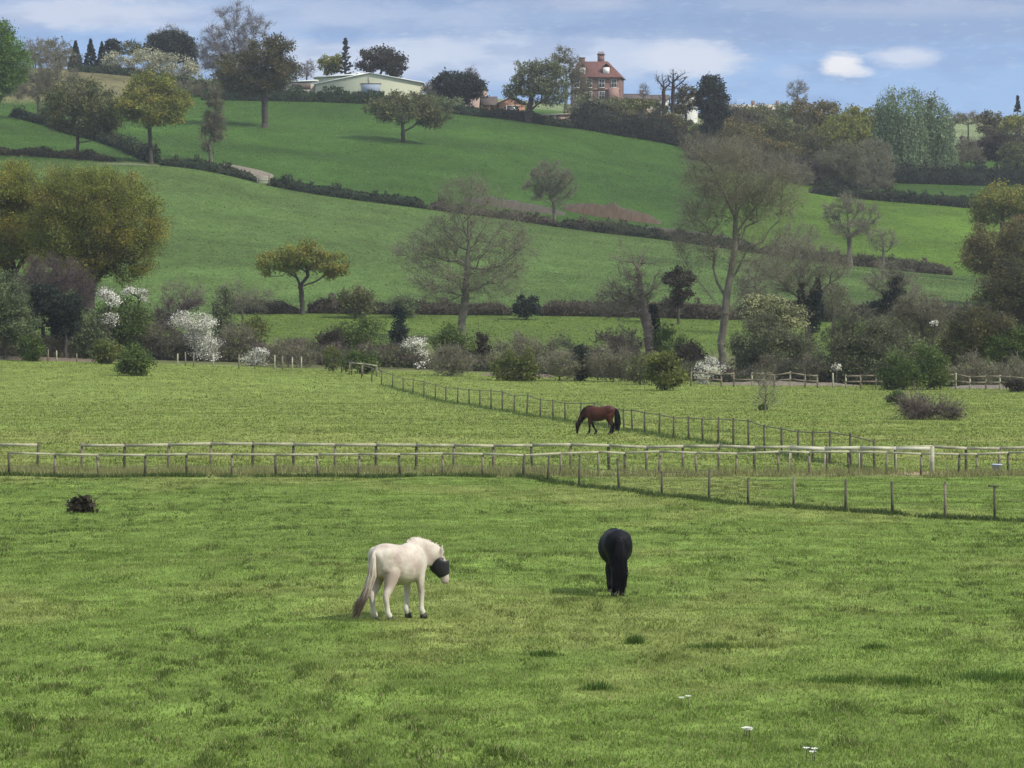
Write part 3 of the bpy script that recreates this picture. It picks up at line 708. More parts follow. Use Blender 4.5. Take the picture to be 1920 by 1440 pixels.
T('evergreen', 322, 872, [(325, 85, 36, 24), (345, 100, 24, 26), (300, 92, 28, 24), (355, 115, 16, 22)], 'big dark skyline tree left of the tallest bare tree', cov=0.9)
T('palebare', 325, 880, [(322, 70, 30, 22), (300, 80, 26, 20)], 'bare twiggy tree poking above the big dark skyline tree', limbs=[[(323, 140), (322, 90), (326, 55)]])
conifer(143, 862, 78, 128, 19, 'left of three small dark pointed firs on the skyline')
conifer(171, 862, 75, 130, 21, 'middle and widest of three small pointed firs')
conifer(192, 862, 80, 128, 17, 'right of three small dark pointed firs')
T('evergreen', 216, 866, [(213, 92, 15, 16), (205, 85, 8, 8)], 'small dark leaning tree right of the pointed firs')
T('loose', 250, 870, [(243, 92, 16, 14), (262, 98, 20, 16)], 'small olive tree behind the cream blossom')
T('scrub', 112, 862, [(110, 92, 28, 18), (85, 105, 28, 20), (120, 112, 36, 18)], 'brown bare skyline thicket left of the firs', twc=0.7)
T('palebare', 68, 870, [(68, 95, 24, 22)], 'faint pale twiggy tree by the bright green edge tree')
T('scrub', 60, 800, [(60, 160, 50, 26)], 'brown scrub on the bank at upper left', name='bush')
T('cream', 215, 856, [(212, 112, 18, 14)], 'small cream blossom bush at the left end of the blossom row', name='blossom_bush', cat='bush')
T('cream', 272, 856, [(262, 115, 28, 16), (283, 107, 20, 14)], 'widest cream blossom bush on the skyline', name='blossom_bush', cat='bush')
T('cream', 342, 857, [(318, 118, 22, 16), (350, 125, 22, 18)], 'cream blossom bush under the big dark skyline tree', name='blossom_bush', cat='bush')
T('loose', 418, 815, [(430, 160, 30, 18), (385, 160, 30, 16)], 'grey-green thicket at the foot of the broad dark oak', name='bush')
T('scrub', 350, 812, [(350, 168, 36, 14)], 'purplish scrub left of the broad dark oak', name='bush')
T('palebare', 576, 850, [(576, 130, 18, 16)], 'little pale bare tree left of the barn roof')
T('oak', 612, 862, [(615, 122, 22, 18), (628, 118, 16, 16)], 'small yellow-green tree behind the left end of the barn')
conifer(648, 858, 74, 140, 20, 'sparse ragged pine above the barn roof', colr=(0.04, 0.05, 0.042), sparse=0.55)
T('brown', 712, 862, [(705, 115, 36, 22), (735, 122, 26, 22), (722, 105, 20, 14)], 'dark round-topped tree behind the barn', cov=0.9)
T('evergreen', 862, 808, [(845, 158, 30, 24), (880, 165, 30, 28), (855, 176, 38, 20)], 'big blackish evergreen between barn and brick house', cov=1.1)
T('purple', 880, 830, [(885, 142, 14, 14)], 'reddish bare tree top behind the blackish evergreen')
T('scrub', 806, 806, [(806, 172, 16, 12)], 'low brown bush at the right end of the barn', name='bush')
T('greywillow', 845, 800, [(845, 190, 24, 8), (822, 188, 16, 8)], 'low grey-green mound of shrubs under the blackish evergreen', name='bush')
T('dulloak', 758, 722, [(765, 190, 48, 20), (715, 200, 34, 15), (815, 215, 36, 24), (765, 212, 62, 22)], 'flat-topped olive oak alone in the upper field below the barn', limbs=[[(756, 284), (756, 258), (755, 232), (752, 205)], [(756, 248), (775, 238), (792, 222)], [(755, 228), (735, 208), (712, 202)], [(754, 215), (785, 200), (820, 205)]], tr=0.42, twc=1.0)
T('loose', 995, 793, [(985, 138, 34, 22), (1025, 145, 38, 30), (975, 165, 30, 22), (1030, 175, 42, 22)], 'loose grey-green oak beside the red brick house', limbs=[[(990, 232), (991, 210), (996, 185), (1000, 150)], [(992, 208), (1008, 195), (1030, 180)]], tr=0.7)
T('barebud', 1057, 822, [(1055, 105, 18, 14), (1048, 125, 20, 20), (1078, 138, 20, 26), (1095, 170, 16, 20)], 'pale budding tree against the left side of the brick house roof')
T('loose', 1110, 806, [(1100, 195, 40, 16), (1145, 200, 34, 14)], 'olive shrubs under the brick house windows', name='bush')
T('olive', 1205, 808, [(1190, 198, 26, 12), (1220, 205, 30, 14)], 'olive garden trees left of the lopped trunks', cov=0.7)
T('palebare', 1207, 850, [(1207, 172, 9, 12)], 'tiny pale bare tree right of the brick house')
T('dulloak', 1150, 803, [(1150, 212, 50, 14)], 'dull green shrubs in front of the brick house garden', name='bush')
DK = simple('dark_bark', (0.035, 0.026, 0.022), 0.9, 0.3)
T('brown', 1243, 802, [(1241, 148, 12, 10), (1250, 160, 12, 14)], 'left of two lopped dark trunks on the skyline', name='pollard_tree', cat='tree', limbs=[[(1244, 250), (1244, 200), (1245, 165), (1241, 142)], [(1244, 165), (1234, 152), (1230, 140)], [(1244, 172), (1255, 158), (1253, 144)], [(1244, 190), (1236, 182)]], tr=0.42, bark=DK, natt=24, cov=0.0, twc=0.9)
T('brown', 1262, 803, [(1263, 142, 10, 10), (1276, 150, 14, 16)], 'right and taller of two lopped dark trunks on the skyline', name='pollard_tree', cat='tree', limbs=[[(1260, 252), (1261, 200), (1262, 160), (1262, 134)], [(1262, 160), (1252, 148)], [(1262, 155), (1275, 143), (1284, 138)], [(1262, 178), (1280, 172), (1290, 166)]], tr=0.42, bark=DK, natt=24, cov=0.0, twc=0.9)
T('darkoak', 1285, 806, [(1286, 172, 18, 14), (1275, 195, 22, 20)], 'dark leafy stub tree between the lopped trunks and the clipped evergreen')
T('evergreen', 1333, 806, [(1333, 165, 20, 22), (1333, 190, 27, 28), (1338, 212, 24, 22), (1333, 235, 22, 20)], 'dense blackish egg-shaped evergreen on the skyline', cov=1.3)
T('darkoak', 1262, 800, [(1255, 235, 34, 18), (1280, 245, 26, 20)], 'dark bushy tree at the foot of the lopped trunks', cov=1.5)
T('palebare', 1495, 1080, [(1495, 172, 20, 20)], 'faint blue-grey bare tree far off above the wood')
# --- wood on the right shoulder
wood = [
 ('dulloak', 1385, 850, [(1385, 222, 34, 20), (1420, 225, 34, 18)], 'olive tree topping the wood just right of the egg-shaped evergreen'),
 ('loose', 1440, 870, [(1445, 212, 34, 14), (1470, 216, 28, 14)], 'pale olive tree topping the wood behind the olive ones'),
 ('brownoak', 1525, 850, [(1525, 212, 36, 22), (1540, 235, 40, 28)], 'brown rounded tree forming the hump of the wood'),
 ('oak', 1612, 850, [(1608, 225, 26, 22), (1630, 240, 26, 22)], 'yellow-olive tree next to the pale willows'),
 ('oak', 1575, 826, [(1575, 248, 40, 24), (1595, 270, 42, 26)], 'yellow-brown oak in the middle right of the wood'),
 ('dulloak', 1455, 824, [(1450, 248, 40, 22), (1475, 265, 40, 26)], 'dull olive oak in the middle of the wood'),
 ('brownoak', 1370, 815, [(1350, 255, 44, 26), (1380, 270, 44, 28)], 'brown-olive oak at the left edge of the wood'),
 ('darkoak', 1515, 800, [(1510, 275, 36, 24), (1530, 300, 34, 26)], 'dark brown oak in the heart of the wood'),
 ('brownoak', 1420, 795, [(1415, 288, 44, 28), (1450, 300, 40, 28)], 'brown oak low in the wood behind the tallest bare tree'),
 ('darkoak', 1330, 790, [(1310, 282, 28, 24), (1345, 300, 38, 22)], 'dark budding oak at the lower left corner of the wood'),
 ('dulloak', 1605, 788, [(1590, 298, 40, 28), (1625, 300, 32, 26)], 'olive-grey oak low in the wood left of the willows'),
 ('purple', 1540, 770, [(1540, 318, 22, 24)], 'blackish purple bare thicket at the wood foot'),
 ('barebud', 1575, 766, [(1580, 300, 40, 28), (1565, 320, 30, 20)], 'bare-limbed tree with leaning stems at the wood foot'),
 ('scrub', 1510, 764, [(1505, 330, 18, 16), (1490, 322, 16, 14)], 'pale brown scrubby tree at the left wood foot'),
 ('bare', 1642, 760, [(1642, 310, 30, 24), (1640, 285, 26, 22)], 'small bare tree with a clear stem at the right wood foot'),
]
for k_, x_, d_, b_, l_ in wood: T(k_, x_, d_, [(bx, by, brx * 1.22, bry * 1.2) for bx, by, brx, bry in b_] + [(b_[0][0], b_[0][1] + 26, b_[0][2] * 1.1, 22)], l_, group='trees of the hilltop wood', twc=0.8)
T('willow', 1690, 800, [(1690, 200, 46, 38), (1665, 250, 28, 50), (1700, 270, 40, 50), (1660, 215, 22, 30)], 'large pale green weeping willow')
T('willow', 1752, 802, [(1755, 222, 30, 40), (1765, 265, 28, 46), (1745, 180, 10, 10)], 'narrower pale green willow right of the large weeping willow')
for x_, d_, b_, k_, l_ in [
  (1815, 930, [(1815, 222, 34, 12)], 'scrub', 'brown bare trees on the far ridge right of the willows'),
  (1856, 900, [(1855, 222, 22, 14), (1850, 240, 18, 12)], 'darkoak', 'dark round tree on the far ridge near the right edge'),
  (1900, 905, [(1898, 245, 36, 24), (1925, 225, 30, 16)], 'oak', 'yellow-olive tree on the ridge at the right edge'),
  (1820, 840, [(1820, 292, 30, 22), (1800, 310, 26, 16)], 'scrub', 'reddish brown bare trees right of the willows'),
  (1868, 830, [(1868, 275, 30, 24)], 'brown', 'dark brown thicket tree below the far ridge'),
  (1905, 822, [(1902, 292, 34, 26)], 'dulloak', 'olive tree at the right edge above the dark evergreen hedge')]:
    T(k_, x_, d_, b_, l_)
conifer(1907, 960, 181, 208, 8, 'tiny dark spruce standing up on the far right skyline')
# --- trees on the slopes
T('bare', 1035, 622, [(1035, 330, 36, 26), (1010, 345, 28, 22), (1062, 345, 22, 24), (1035, 370, 34, 20)], 'small grey bare tree above the middle hedge', limbs=[[(1040, 418), (1038, 385), (1030, 350), (1026, 325)], [(1038, 388), (1020, 375), (1005, 362)], [(1034, 362), (1048, 345), (1058, 330)]], twc=1.2)
T('bare', 1592, 618, [(1585, 385, 38, 22), (1570, 410, 28, 24), (1625, 410, 28, 26), (1595, 430, 40, 18)], 'grey bare tree on the hedge before the bright right-hand field', limbs=[[(1594, 492), (1592, 450), (1590, 415), (1588, 385)], [(1591, 440), (1570, 425), (1560, 405)], [(1592, 445), (1615, 430), (1632, 410)], [(1591, 425), (1605, 405), (1610, 385)]], tr=0.42, twc=1.0)
T('bare', 1500, 560, [(1500, 445, 40, 28), (1470, 460, 30, 22)], 'faint grey bare tree left of the bare tree on the hedge', twc=0.6)
T('bare', 1655, 560, [(1655, 450, 30, 20)], 'low bare thicket tree against the bright right-hand field', twc=0.8)
T('oak', 1875, 600, [(1880, 372, 50, 26), (1920, 385, 45, 30), (1850, 395, 34, 22)], 'yellow-olive oak at the right edge in front of the dark hill hedge', cov=1.1)
T('brownoak', 1890, 500, [(1880, 450, 60, 36), (1930, 455, 60, 44), (1860, 480, 50, 40), (1920, 510, 60, 50)], 'big rusty brown oak cut by the right edge', cov=1.25, tr=0.7)
T('darkoak', 1900, 400, [(1890, 560, 60, 44), (1935, 570, 60, 60), (1905, 520, 40, 30)], 'dark branching oak low at the right edge', limbs=[[(1905, 690), (1902, 620), (1900, 570), (1895, 520)], [(1902, 600), (1875, 580), (1850, 565)], [(1902, 590), (1925, 565), (1940, 550)]], twc=1.2)
# --- small umbrella oak
T('oak', 567, 441, [(565, 476, 48, 22), (523, 496, 42, 22), (614, 497, 42, 22), (568, 488, 56, 16)], 'small umbrella-shaped golden oak on the brown hedge', name='oak_tree', cat='tree', limbs=[[(567, 588), (565, 545), (560, 528), (548, 505), (545, 485)], [(564, 534), (578, 518), (574, 500), (580, 480)], [(566, 535), (590, 528), (610, 515), (618, 498)], [(556, 518), (530, 505), (512, 495)]], tr=0.30, twc=0.5, natt=230, cov=1.0, start=0.55)
# --- the valley trees
T('golden', 30, 372, [(20, 370, 80, 62), (-40, 400, 90, 80), (0, 440, 90, 60), (60, 430, 70, 60)], 'huge golden-green oak at the left edge', limbs=[[(28, 655), (25, 560), (18, 490), (20, 400)], [(22, 500), (-20, 450), (-50, 420)], [(24, 520), (60, 470), (80, 420)], [(19, 470), (30, 420), (35, 370)]], tr=0.8, natt=300, leafsize=0.8)
T('golden', 170, 362, [(140, 370, 90, 58), (188, 412, 120, 92), (215, 420, 82, 66), (230, 475, 74, 52), (150, 440, 100, 70), (120, 500, 70, 40)], 'huge golden-green oak with orange tints reaching over the white blossom', limbs=[[(158, 665), (162, 580), (165, 520), (155, 440), (150, 370)], [(163, 545), (205, 500), (235, 480), (265, 470)], [(164, 520), (200, 450), (225, 400)], [(162, 535), (120, 490), (100, 440)], [(158, 480), (175, 410), (185, 360)]], tr=0.85, natt=420, leafsize=0.8)
T('purple', 100, 352, [(95, 520, 60, 40), (130, 545, 50, 40), (60, 545, 40, 36)], 'purplish leafless tree under the golden-green oaks', twc=0.8)
T('evergreen', 82, 346, [(80, 560, 28, 28), (75, 590, 24, 26)], 'left of two blackish ivy-smothered trees under the golden oaks')
T('evergreen', 122, 344, [(125, 580, 28, 28), (118, 605, 24, 26)], 'right of two blackish ivy-smothered trees under the golden oaks')
T('greywillow', 12, 340, [(8, 560, 38, 44), (25, 600, 40, 40), (-20, 590, 50, 50)], 'grey-green willow thicket at the lower left edge')
T('bare', 865, 398, [(885, 375, 62, 45), (790, 470, 55, 36), (850, 450, 60, 45), (950, 465, 50, 52), (840, 530, 70, 36), (930, 530, 50, 30)], 'huge spreading bare tree in the middle of the valley', limbs=[[(866, 640), (866, 600), (872, 560), (877, 500), (878, 440), (876, 365)],
   [(874, 560), (862, 535), (845, 520)], [(877, 500), (860, 488), (842, 490)], [(876, 478), (860, 462), (852, 452)], [(877, 506), (910, 506), (940, 498), (965, 480), (985, 455)], [(930, 502), (960, 500), (975, 505)], [(878, 470), (900, 440), (912, 420)], [(842, 490), (805, 480), (780, 465)], [(878, 545), (895, 543), (905, 535)], [(965, 480), (965, 450), (980, 430)], [(877, 400), (895, 370), (905, 350)]], tr=0.44, natt=420, start=0.2, twc=0.9, shell=0.35)
T('bare', 1222, 356, [(1160, 570, 60, 30), (1175, 545, 50, 30), (1190, 500, 30, 26), (1215, 520, 30, 40)], 'leaning broken bare tree with a thick reddish trunk', limbs=[[(1226, 668), (1215, 610), (1203, 560), (1198, 510), (1188, 492)], [(1190, 496), (1175, 478), (1163, 462), (1160, 445)], [(1190, 494), (1165, 488), (1145, 482)], [(1192, 492), (1185, 480), (1182, 470)], [(1196, 498), (1205, 480), (1214, 468)], [(1212, 585), (1185, 565), (1155, 555), (1130, 535)], [(1222, 655), (1195, 640), (1160, 610)]],
  tr=0.58, natt=170, twc=0.6, shell=0.4, bark=simple('reddish_bark', (0.18, 0.145, 0.115), 0.9, 0.3), extra=[[(1232, 656, 8), (1226, 610, 14), (1224, 572, 8)]])
T('bare', 1354, 348, [(1390, 330, 100, 55), (1350, 300, 70, 40), (1440, 370, 70, 50), (1310, 440, 50, 60), (1420, 470, 60, 60), (1330, 380, 60, 50)], 'tallest bare tree of the valley rising to the hilltop wood', limbs=[[(1352, 682), (1356, 620), (1362, 560), (1372, 500), (1378, 440), (1380, 380), (1384, 320)],
   [(1358, 590), (1335, 560), (1300, 515), (1272, 470)], [(1362, 570), (1345, 530), (1338, 500)], [(1364, 580), (1385, 560), (1402, 530)], [(1379, 430), (1400, 410), (1430, 375)], [(1379, 400), (1350, 350), (1335, 320)], [(1380, 395), (1360, 385), (1345, 380)], [(1376, 470), (1390, 450), (1398, 425)], [(1368, 530), (1390, 490), (1400, 470)], [(1358, 600), (1370, 590), (1380, 565)], [(1382, 350), (1410, 320), (1430, 300)]], tr=0.38, natt=460, start=0.2, twc=0.9, shell=0.35)
T('bare', 1512, 368, [(1470, 500, 46, 30), (1510, 480, 44, 34), (1560, 490, 40, 34), (1500, 530, 60, 30)], 'forked bare tree with a dark ivy heart', limbs=[[(1518, 672), (1516, 620), (1512, 590), (1500, 560), (1498, 520)], [(1516, 600), (1530, 570), (1548, 540), (1580, 515)], [(1500, 565), (1480, 545), (1455, 518)], [(1499, 535), (1505, 505), (1520, 490)]], tr=0.36, natt=200, twc=0.8, extra=[[(1524, 622, 12), (1524, 588, 24), (1531, 545, 12), (1533, 522, 4)], [(1504, 585, 10), (1500, 530, 8)]])
T('catkin', 1440, 342, [(1440, 575, 44, 22), (1420, 590, 36, 24), (1475, 595, 36, 24)], 'broad goat willow topped with yellow-white catkins', twc=0.7)
T('sallow', 1448, 339, [(1430, 625, 44, 34), (1478, 630, 40, 38), (1455, 650, 60, 30)], 'rounded grey-green willow bush below the catkins', name='bush')
T('sallow', 1615, 330, [(1610, 625, 48, 38), (1645, 640, 46, 34), (1580, 650, 40, 30)], 'large rounded grey willow bush', name='bush', twc=1.3)
T('scrub', 1730, 345, [(1725, 580, 46, 30), (1760, 600, 40, 36), (1700, 600, 36, 30)], 'brown leafless thicket left of the dark right-edge oak')
T('dulloak', 1690, 350, [(1680, 620, 34, 30), (1715, 640, 36, 34)], 'olive thicket tree behind the pair of green bushes')
T('darkoak', 1830, 338, [(1820, 610, 40, 36), (1860, 630, 50, 40), (1800, 650, 40, 34)], 'dark green thicket tree near the right edge', cov=1.2)
T('green', 1880, 336, [(1880, 655, 40, 26), (1920, 645, 40, 30)], 'deep green holly tree at the right edge', cov=0.8)
T('evergreen', 1672, 425, [(1682, 530, 12, 26), (1672, 560, 22, 16), (1655, 575, 20, 10)], 'ragged blackish tree right of the forked ivy tree')
T('brown', 1272, 432, [(1272, 522, 25, 18), (1278, 545, 18, 20), (1268, 562, 10, 16)], 'small boxy dark brown tree behind the leaning bare tree')
T('evergreen', 986, 436, [(978, 572, 14, 16), (996, 570, 13, 13), (986, 582, 20, 12)], 'round blackish evergreen on the brown hedge')
T('ivy', 748, 372, [(748, 595, 11, 16), (748, 625, 14, 22), (747, 645, 15, 20)], 'dark ivy-covered post-like tree stump left of the white blossom', name='tree')
T('bare', 1672, 425, [(1655, 525, 40, 40), (1700, 540, 34, 30)], 'thin bare tree beside the ragged blackish tree', twc=0.8)
T('bare', 1425, 418, [(1420, 520, 34, 44), (1400, 545, 26, 26)], 'thin bare tree showing behind the yellow-white catkins', twc=0.7)
T('bare', 455, 420, [(440, 556, 40, 24), (490, 560, 36, 20)], 'faint leafless thicket left of the umbrella oak', twc=0.7)
T('bare', 345, 424, [(330, 552, 34, 26), (370, 556, 26, 22)], 'faint leafless thicket above the largest white blossom', twc=0.8)
T('barebud', 1560, 400, [(1560, 560, 36, 26)], 'small budding tree right of the ivy-hearted forked tree', twc=0.7)
# --- blossom
T('blossom', 374, 350, [(348, 600, 18, 10), (376, 608, 18, 14), (394, 630, 13, 18), (376, 624, 18, 14)], 'largest white blackthorn in full blossom', name='blossom_bush', cat='bush', seed=5, leafsize=0.8)
T('blossom', 205, 349, [(200, 550, 13, 12), (212, 565, 13, 9)], 'white blossom spray beneath the orange-tinted oak', name='blossom_bush', cat='bush', cov=0.8)
T('blossom', 256, 352, [(245, 548, 13, 8), (266, 555, 10, 12)], 'sparse white blossom right of the oak bough', name='blossom_bush', cat='bush', cov=0.7)
T('blossom', 206, 347, [(206, 598, 15, 14)], 'faint white blossom low beneath the oak', name='blossom_bush', cat='bush', cov=0.35)
T('blossom', 480, 342, [(470, 668, 12, 7), (488, 665, 14, 8), (482, 657, 5, 5)], 'low white blossom patch behind the left pale posts', name='blossom_bush', cat='bush')
T('blossom', 781, 345, [(774, 644, 15, 7), (790, 650, 9, 12), (782, 638, 6, 7)], 'white blossom bush beside the dark ivy stump', name='blossom_bush', cat='bush', cov=0.9)
T('blossom', 1324, 322, [(1322, 686, 14, 11), (1334, 680, 8, 8), (1345, 692, 14, 4)], 'bright white blossom bush at the foot of the tallest bare tree', name='blossom_bush', cat='bush')
T('blossom', 1568, 322, [(1568, 688, 7, 5)], 'tiny white blossom spray below the grey willow bush', name='blossom_bush', cat='bush', cov=0.7)
T('blossom', 1752, 340, [(1752, 606, 6, 5)], 'tiny pale blossom spray high in the right thicket', name='blossom_bush', cat='bush', cov=0.7)
T('blossom', 132, 350, [(128, 632, 10, 8)], 'dim white blossom under the blackish ivy-smothered trees', name='blossom_bush', cat='bush', cov=0.5)
# --- bushes along the valley floor
bl_ = [
 ('green', 252, 305, [(252, 662, 20, 15), (242, 668, 14, 9), (262, 670, 14, 9)], 'round green bush standing in the meadow by itself at left', dict(leafsize=0.9)),
 ('green', 62, 338, [(62, 648, 20, 18)], 'dark green round bush beside the left pale rail', {}),
 ('olive', 205, 336, [(203, 655, 26, 16)], 'olive bush left of the meadow bush', dict(cov=0.8)),
 ('scrub', 110, 346, [(110, 645, 36, 14)], 'brown scrub left of the olive bush', {}),
 ('greywillow', 165, 347, [(160, 612, 26, 26), (178, 630, 20, 20)], 'grey-green bush under the right golden oak', {}),
 ('green', 230, 352, [(215, 598, 40, 34), (255, 605, 32, 32)], 'dark green thicket below the sparse white blossom', dict(cov=0.7)),
 ('purple', 300, 372, [(300, 580, 40, 24), (350, 572, 30, 26)], 'purplish bare thicket above the largest white blossom', dict(twc=0.7)),
 ('scrub', 290, 352, [(285, 635, 34, 26), (320, 645, 26, 18)], 'grey-brown scrub left of the largest white blossom', {}),
 ('greywillow', 420, 372, [(425, 590, 16, 20), (415, 560, 16, 26)], 'pale bushy sapling right of the largest white blossom', dict(cov=0.5)),
 ('scrub', 440, 352, [(440, 635, 34, 22)], 'dull brown scrub right of the largest white blossom', {}),
 ('olive', 475, 356, [(478, 620, 22, 24)], 'olive bush before the strip field', dict(cov=0.5)),
 ('scrub', 540, 340, [(528, 662, 26, 18), (565, 665, 26, 16)], 'dark brown scrub behind the meadow fence posts', {}),
 ('brown', 622, 358, [(620, 634, 22, 14)], 'round dark brown bush below the umbrella oak', {}),
 ('green', 655, 366, [(650, 620, 26, 16), (690, 622, 30, 20), (640, 632, 40, 14)], 'loose green bushes left of the dark ivy stump', dict(cov=0.45)),
 ('dulloak', 672, 436, [(672, 562, 34, 22)], 'round dull bush in the brown hedge right of the umbrella oak', dict(cov=1.0)),
 ('greywillow', 755, 437, [(755, 570, 24, 12)], 'small greenish bush in the hedge left of the huge bare tree', {}),
 ('green', 682, 329, [(672, 676, 22, 13), (692, 680, 18, 10)], 'low dark green bush behind the far end of the meadow fence', {}),
 ('olive', 625, 334, [(622, 668, 12, 16)], 'small upright olive bush left of the low dark green bush', dict(cov=0.6)),
 ('green', 845, 350, [(840, 635, 26, 24), (862, 645, 22, 20)], 'fresh green bush at the foot of the huge spreading bare tree', dict(cov=0.8)),
 ('scrub', 845, 328, [(845, 672, 38, 22)], 'grey-brown scrub below the fresh green bush', {}),
 ('brown', 905, 356, [(900, 640, 16, 12)], 'small dark brown bush right of the fresh green bush', {}),
 ('scrub', 1000, 352, [(985, 640, 50, 13), (1045, 655, 30, 24)], 'long low brown scrub behind the olive meadow bush', {}),
 ('olive', 968, 318, [(952, 680, 24, 16), (985, 678, 20, 18)], 'olive double-headed bush at the meadow edge', dict(cov=1.1)),
 ('scrub', 1050, 322, [(1048, 680, 36, 20)], 'twiggy grey scrub right of the double-headed bush', dict(twc=0.8)),
 ('evergreen', 1089, 324, [(1089, 672, 15, 18), (1088, 655, 9, 8)], 'dark green ivy-thick bush among grey scrub', {}),
 ('scrub', 1150, 324, [(1140, 672, 36, 22), (1175, 676, 30, 20)], 'grey twiggy scrub left of the yellow-green round bush', {}),
 ('bramble', 1160, 352, [(1150, 640, 46, 18), (1185, 645, 26, 22)], 'fallen branches and bramble at the leaning tree foot', dict(twc=0.5)),
 ('dulloak', 1200, 316, [(1200, 682, 18, 22)], 'thin budding bush left of the yellow-green round bush', dict(cov=0.8)),
 ('olive', 1247, 300, [(1245, 684, 24, 20), (1250, 698, 27, 16), (1240, 672, 14, 12)], 'dense yellow-green round bush at the meadow edge', dict(cov=1.3)),
 ('brown', 1290, 345, [(1290, 655, 26, 14)], 'dark purplish round bush left of the tallest bare tree', {}),
 ('brown', 1383, 346, [(1382, 655, 8, 12)], 'small dark stump-like bush right of the tallest bare tree', {}),
 ('green', 1262, 352, [(1255, 632, 24, 18)], 'dim green bush behind the ivy-clad leaning trunk', dict(cov=0.6)),
 ('scrub', 1545, 330, [(1530, 682, 34, 14)], 'brown scrub between the two rounded willow bushes', {}),
 ('green', 1688, 306, [(1682, 702, 28, 28), (1695, 712, 30, 18)], 'left of a pair of dark green bushes behind the bramble heap', {}),
 ('green', 1752, 308, [(1750, 690, 20, 32), (1740, 665, 22, 18)], 'right and taller of a pair of dark green bushes', {}),
 ('loose', 1720, 318, [(1715, 665, 36, 26)], 'pale olive bush behind the pair of dark green bushes', {}),
 ('green', 1680, 256, [(1680, 749, 16, 14)], 'small round green bush touching the bramble heap', {}),
 ('bramble', 1742, 214, [(1728, 768, 38, 22), (1760, 778, 32, 16)], 'domed heap of pinkish brown bramble in the right meadow', dict(twc=1.3)),
 ('scrub', 1830, 322, [(1820, 690, 40, 20)], 'dark scrub behind the right rail fence', {}),
 ('scrub', 1900, 318, [(1900, 695, 36, 18)], 'grey scrub behind the right end of the rail fence', {}),
 ('brown', 1908, 300, [(1905, 722, 20, 8)], 'low dark brown bush at the right end of the rail fence', {}),
 ('bare', 1434, 236, [(1436, 715, 20, 24), (1428, 735, 14, 16)], 'faint leafless sapling standing in the far meadow', dict(twc=0.5)),
 ('green', 1431, 236.2, [(1430, 762, 7, 4)], 'small green tuft at the foot of the leafless sapling', {}),
]
for k_, x_, d_, b_, l_, kw in bl_:
    T(k_, x_, d_, b_, l_, name='bramble_bush' if k_ == 'bramble' else 'bush', cat='bush', **kw)
T('brown', 149, 109, [(150, 943, 13, 10), (147, 955, 9, 8), (158, 958, 12, 5)], 'small dark thorn bush alone in the near paddock', name='bush', cat='bush', cov=1.3, twc=0.6)
hedge([(-350, 353), (100, 352), (300, 353), (560, 351), (800, 349)], 1.5, 3.5, UG_ + [(0.09, 0.08, 0.05)], 'unkempt brown undergrowth along the left valley floor', 31, name='undergrowth', twiggy=0.9, rough=0.5)
hedge([(800, 348), (1000, 345), (1200, 338), (1380, 335)], 1.3, 3.0, UG_ + [(0.10, 0.085, 0.055)], 'unkempt brown undergrowth along the middle valley floor', 32, name='undergrowth', twiggy=0.9, rough=0.5)
hedge([(1385, 334), (1600, 330), (1800, 326), (1980, 324), (2300, 320)], 1.4, 3.0, UG_ + [(0.05, 0.06, 0.03)], 'unkempt dark undergrowth along the right valley floor', 33, name='undergrowth', twiggy=0.9, rough=0.5)

# banks of soil and dead bracken
def bank(px0, px1, D, hh, wd, c, label, seed, name='bank', kind='structure', lit=(1.3,)):
    r = np.random.default_rng(seed); n = 90; mlen = 9
    us = np.linspace(0, 1, n); vs = np.linspace(-1, 1, mlen)
    U, W_ = np.meshgrid(us, vs, indexing='ij')
    X = ((px0 + (px1 - px0) * U) - 960) / F * D; Y = D + W_ * wd * (0.4 + 0.6 * np.sin(math.pi * U) ** 0.5) / 2
    prof = (1 - W_ ** 2) * np.sin(math.pi * np.clip(U, 0.0, 1)) ** 0.5
    Z = ground(X, Y) + prof * hh * (0.5 + fbm(X / 2, Y / 2, seed, 3)) - 0.04 * (np.abs(W_) > 0.99)
    V = np.stack([X, Y, Z], -1).reshape(-1, 3); i = (np.arange(n - 1)[:, None] * mlen + np.arange(mlen - 1)).ravel()
    cc = np.array(c)[r.integers(0, len(c), len(V))] * (0.8 + 0.4 * r.random((len(V), 1)))
    o = mesh_np(name, V, [np.stack([i, i + mlen, i + mlen + 1, i + 1], 1)], M_leaf, None, cc, smooth=True)
    return tag(o, label, name.replace('_', ' '), kind=kind)
bank(1055, 1240, 648, 1.9, 9, [(0.105, 0.068, 0.042), (0.095, 0.075, 0.045), (0.14, 0.095, 0.058)], 'rusty bank of dead bracken above the middle hedge', 3, 'bracken_bank')
bank(870, 1060, 640, 1.2, 7, [(0.12, 0.10, 0.075), (0.10, 0.09, 0.06)], 'grey-brown rough bank behind the huge bare tree', 4, 'rough_bank')
bank(1200, 1420, 634, 1.0, 6, [(0.10, 0.085, 0.06), (0.09, 0.09, 0.05)], 'brown weedy bank above the hedge left of the tallest bare tree', 5, 'weedy_bank')
bank(404, 512, 636, 0.35, 17, [(0.30, 0.25, 0.19), (0.26, 0.22, 0.16)], 'pale chalky field track beside the gate', 6, 'chalk_track')
bank(175, 300, 616, 0.1, 4, [(0.20, 0.20, 0.11)], 'pale strip of worn grass leading left from the hedge end', 8, 'worn_track')
bank(-40, 215, 342, 0.25, 4, [(0.24, 0.18, 0.14), (0.20, 0.16, 0.12)], 'pinkish bare earth track at the left meadow edge', 9, 'earth_track')
bank(900, 1040, 335, 0.35, 4, [(0.23, 0.17, 0.13), (0.20, 0.16, 0.12)], 'pinkish earth track in the middle of the valley floor', 10, 'earth_track')
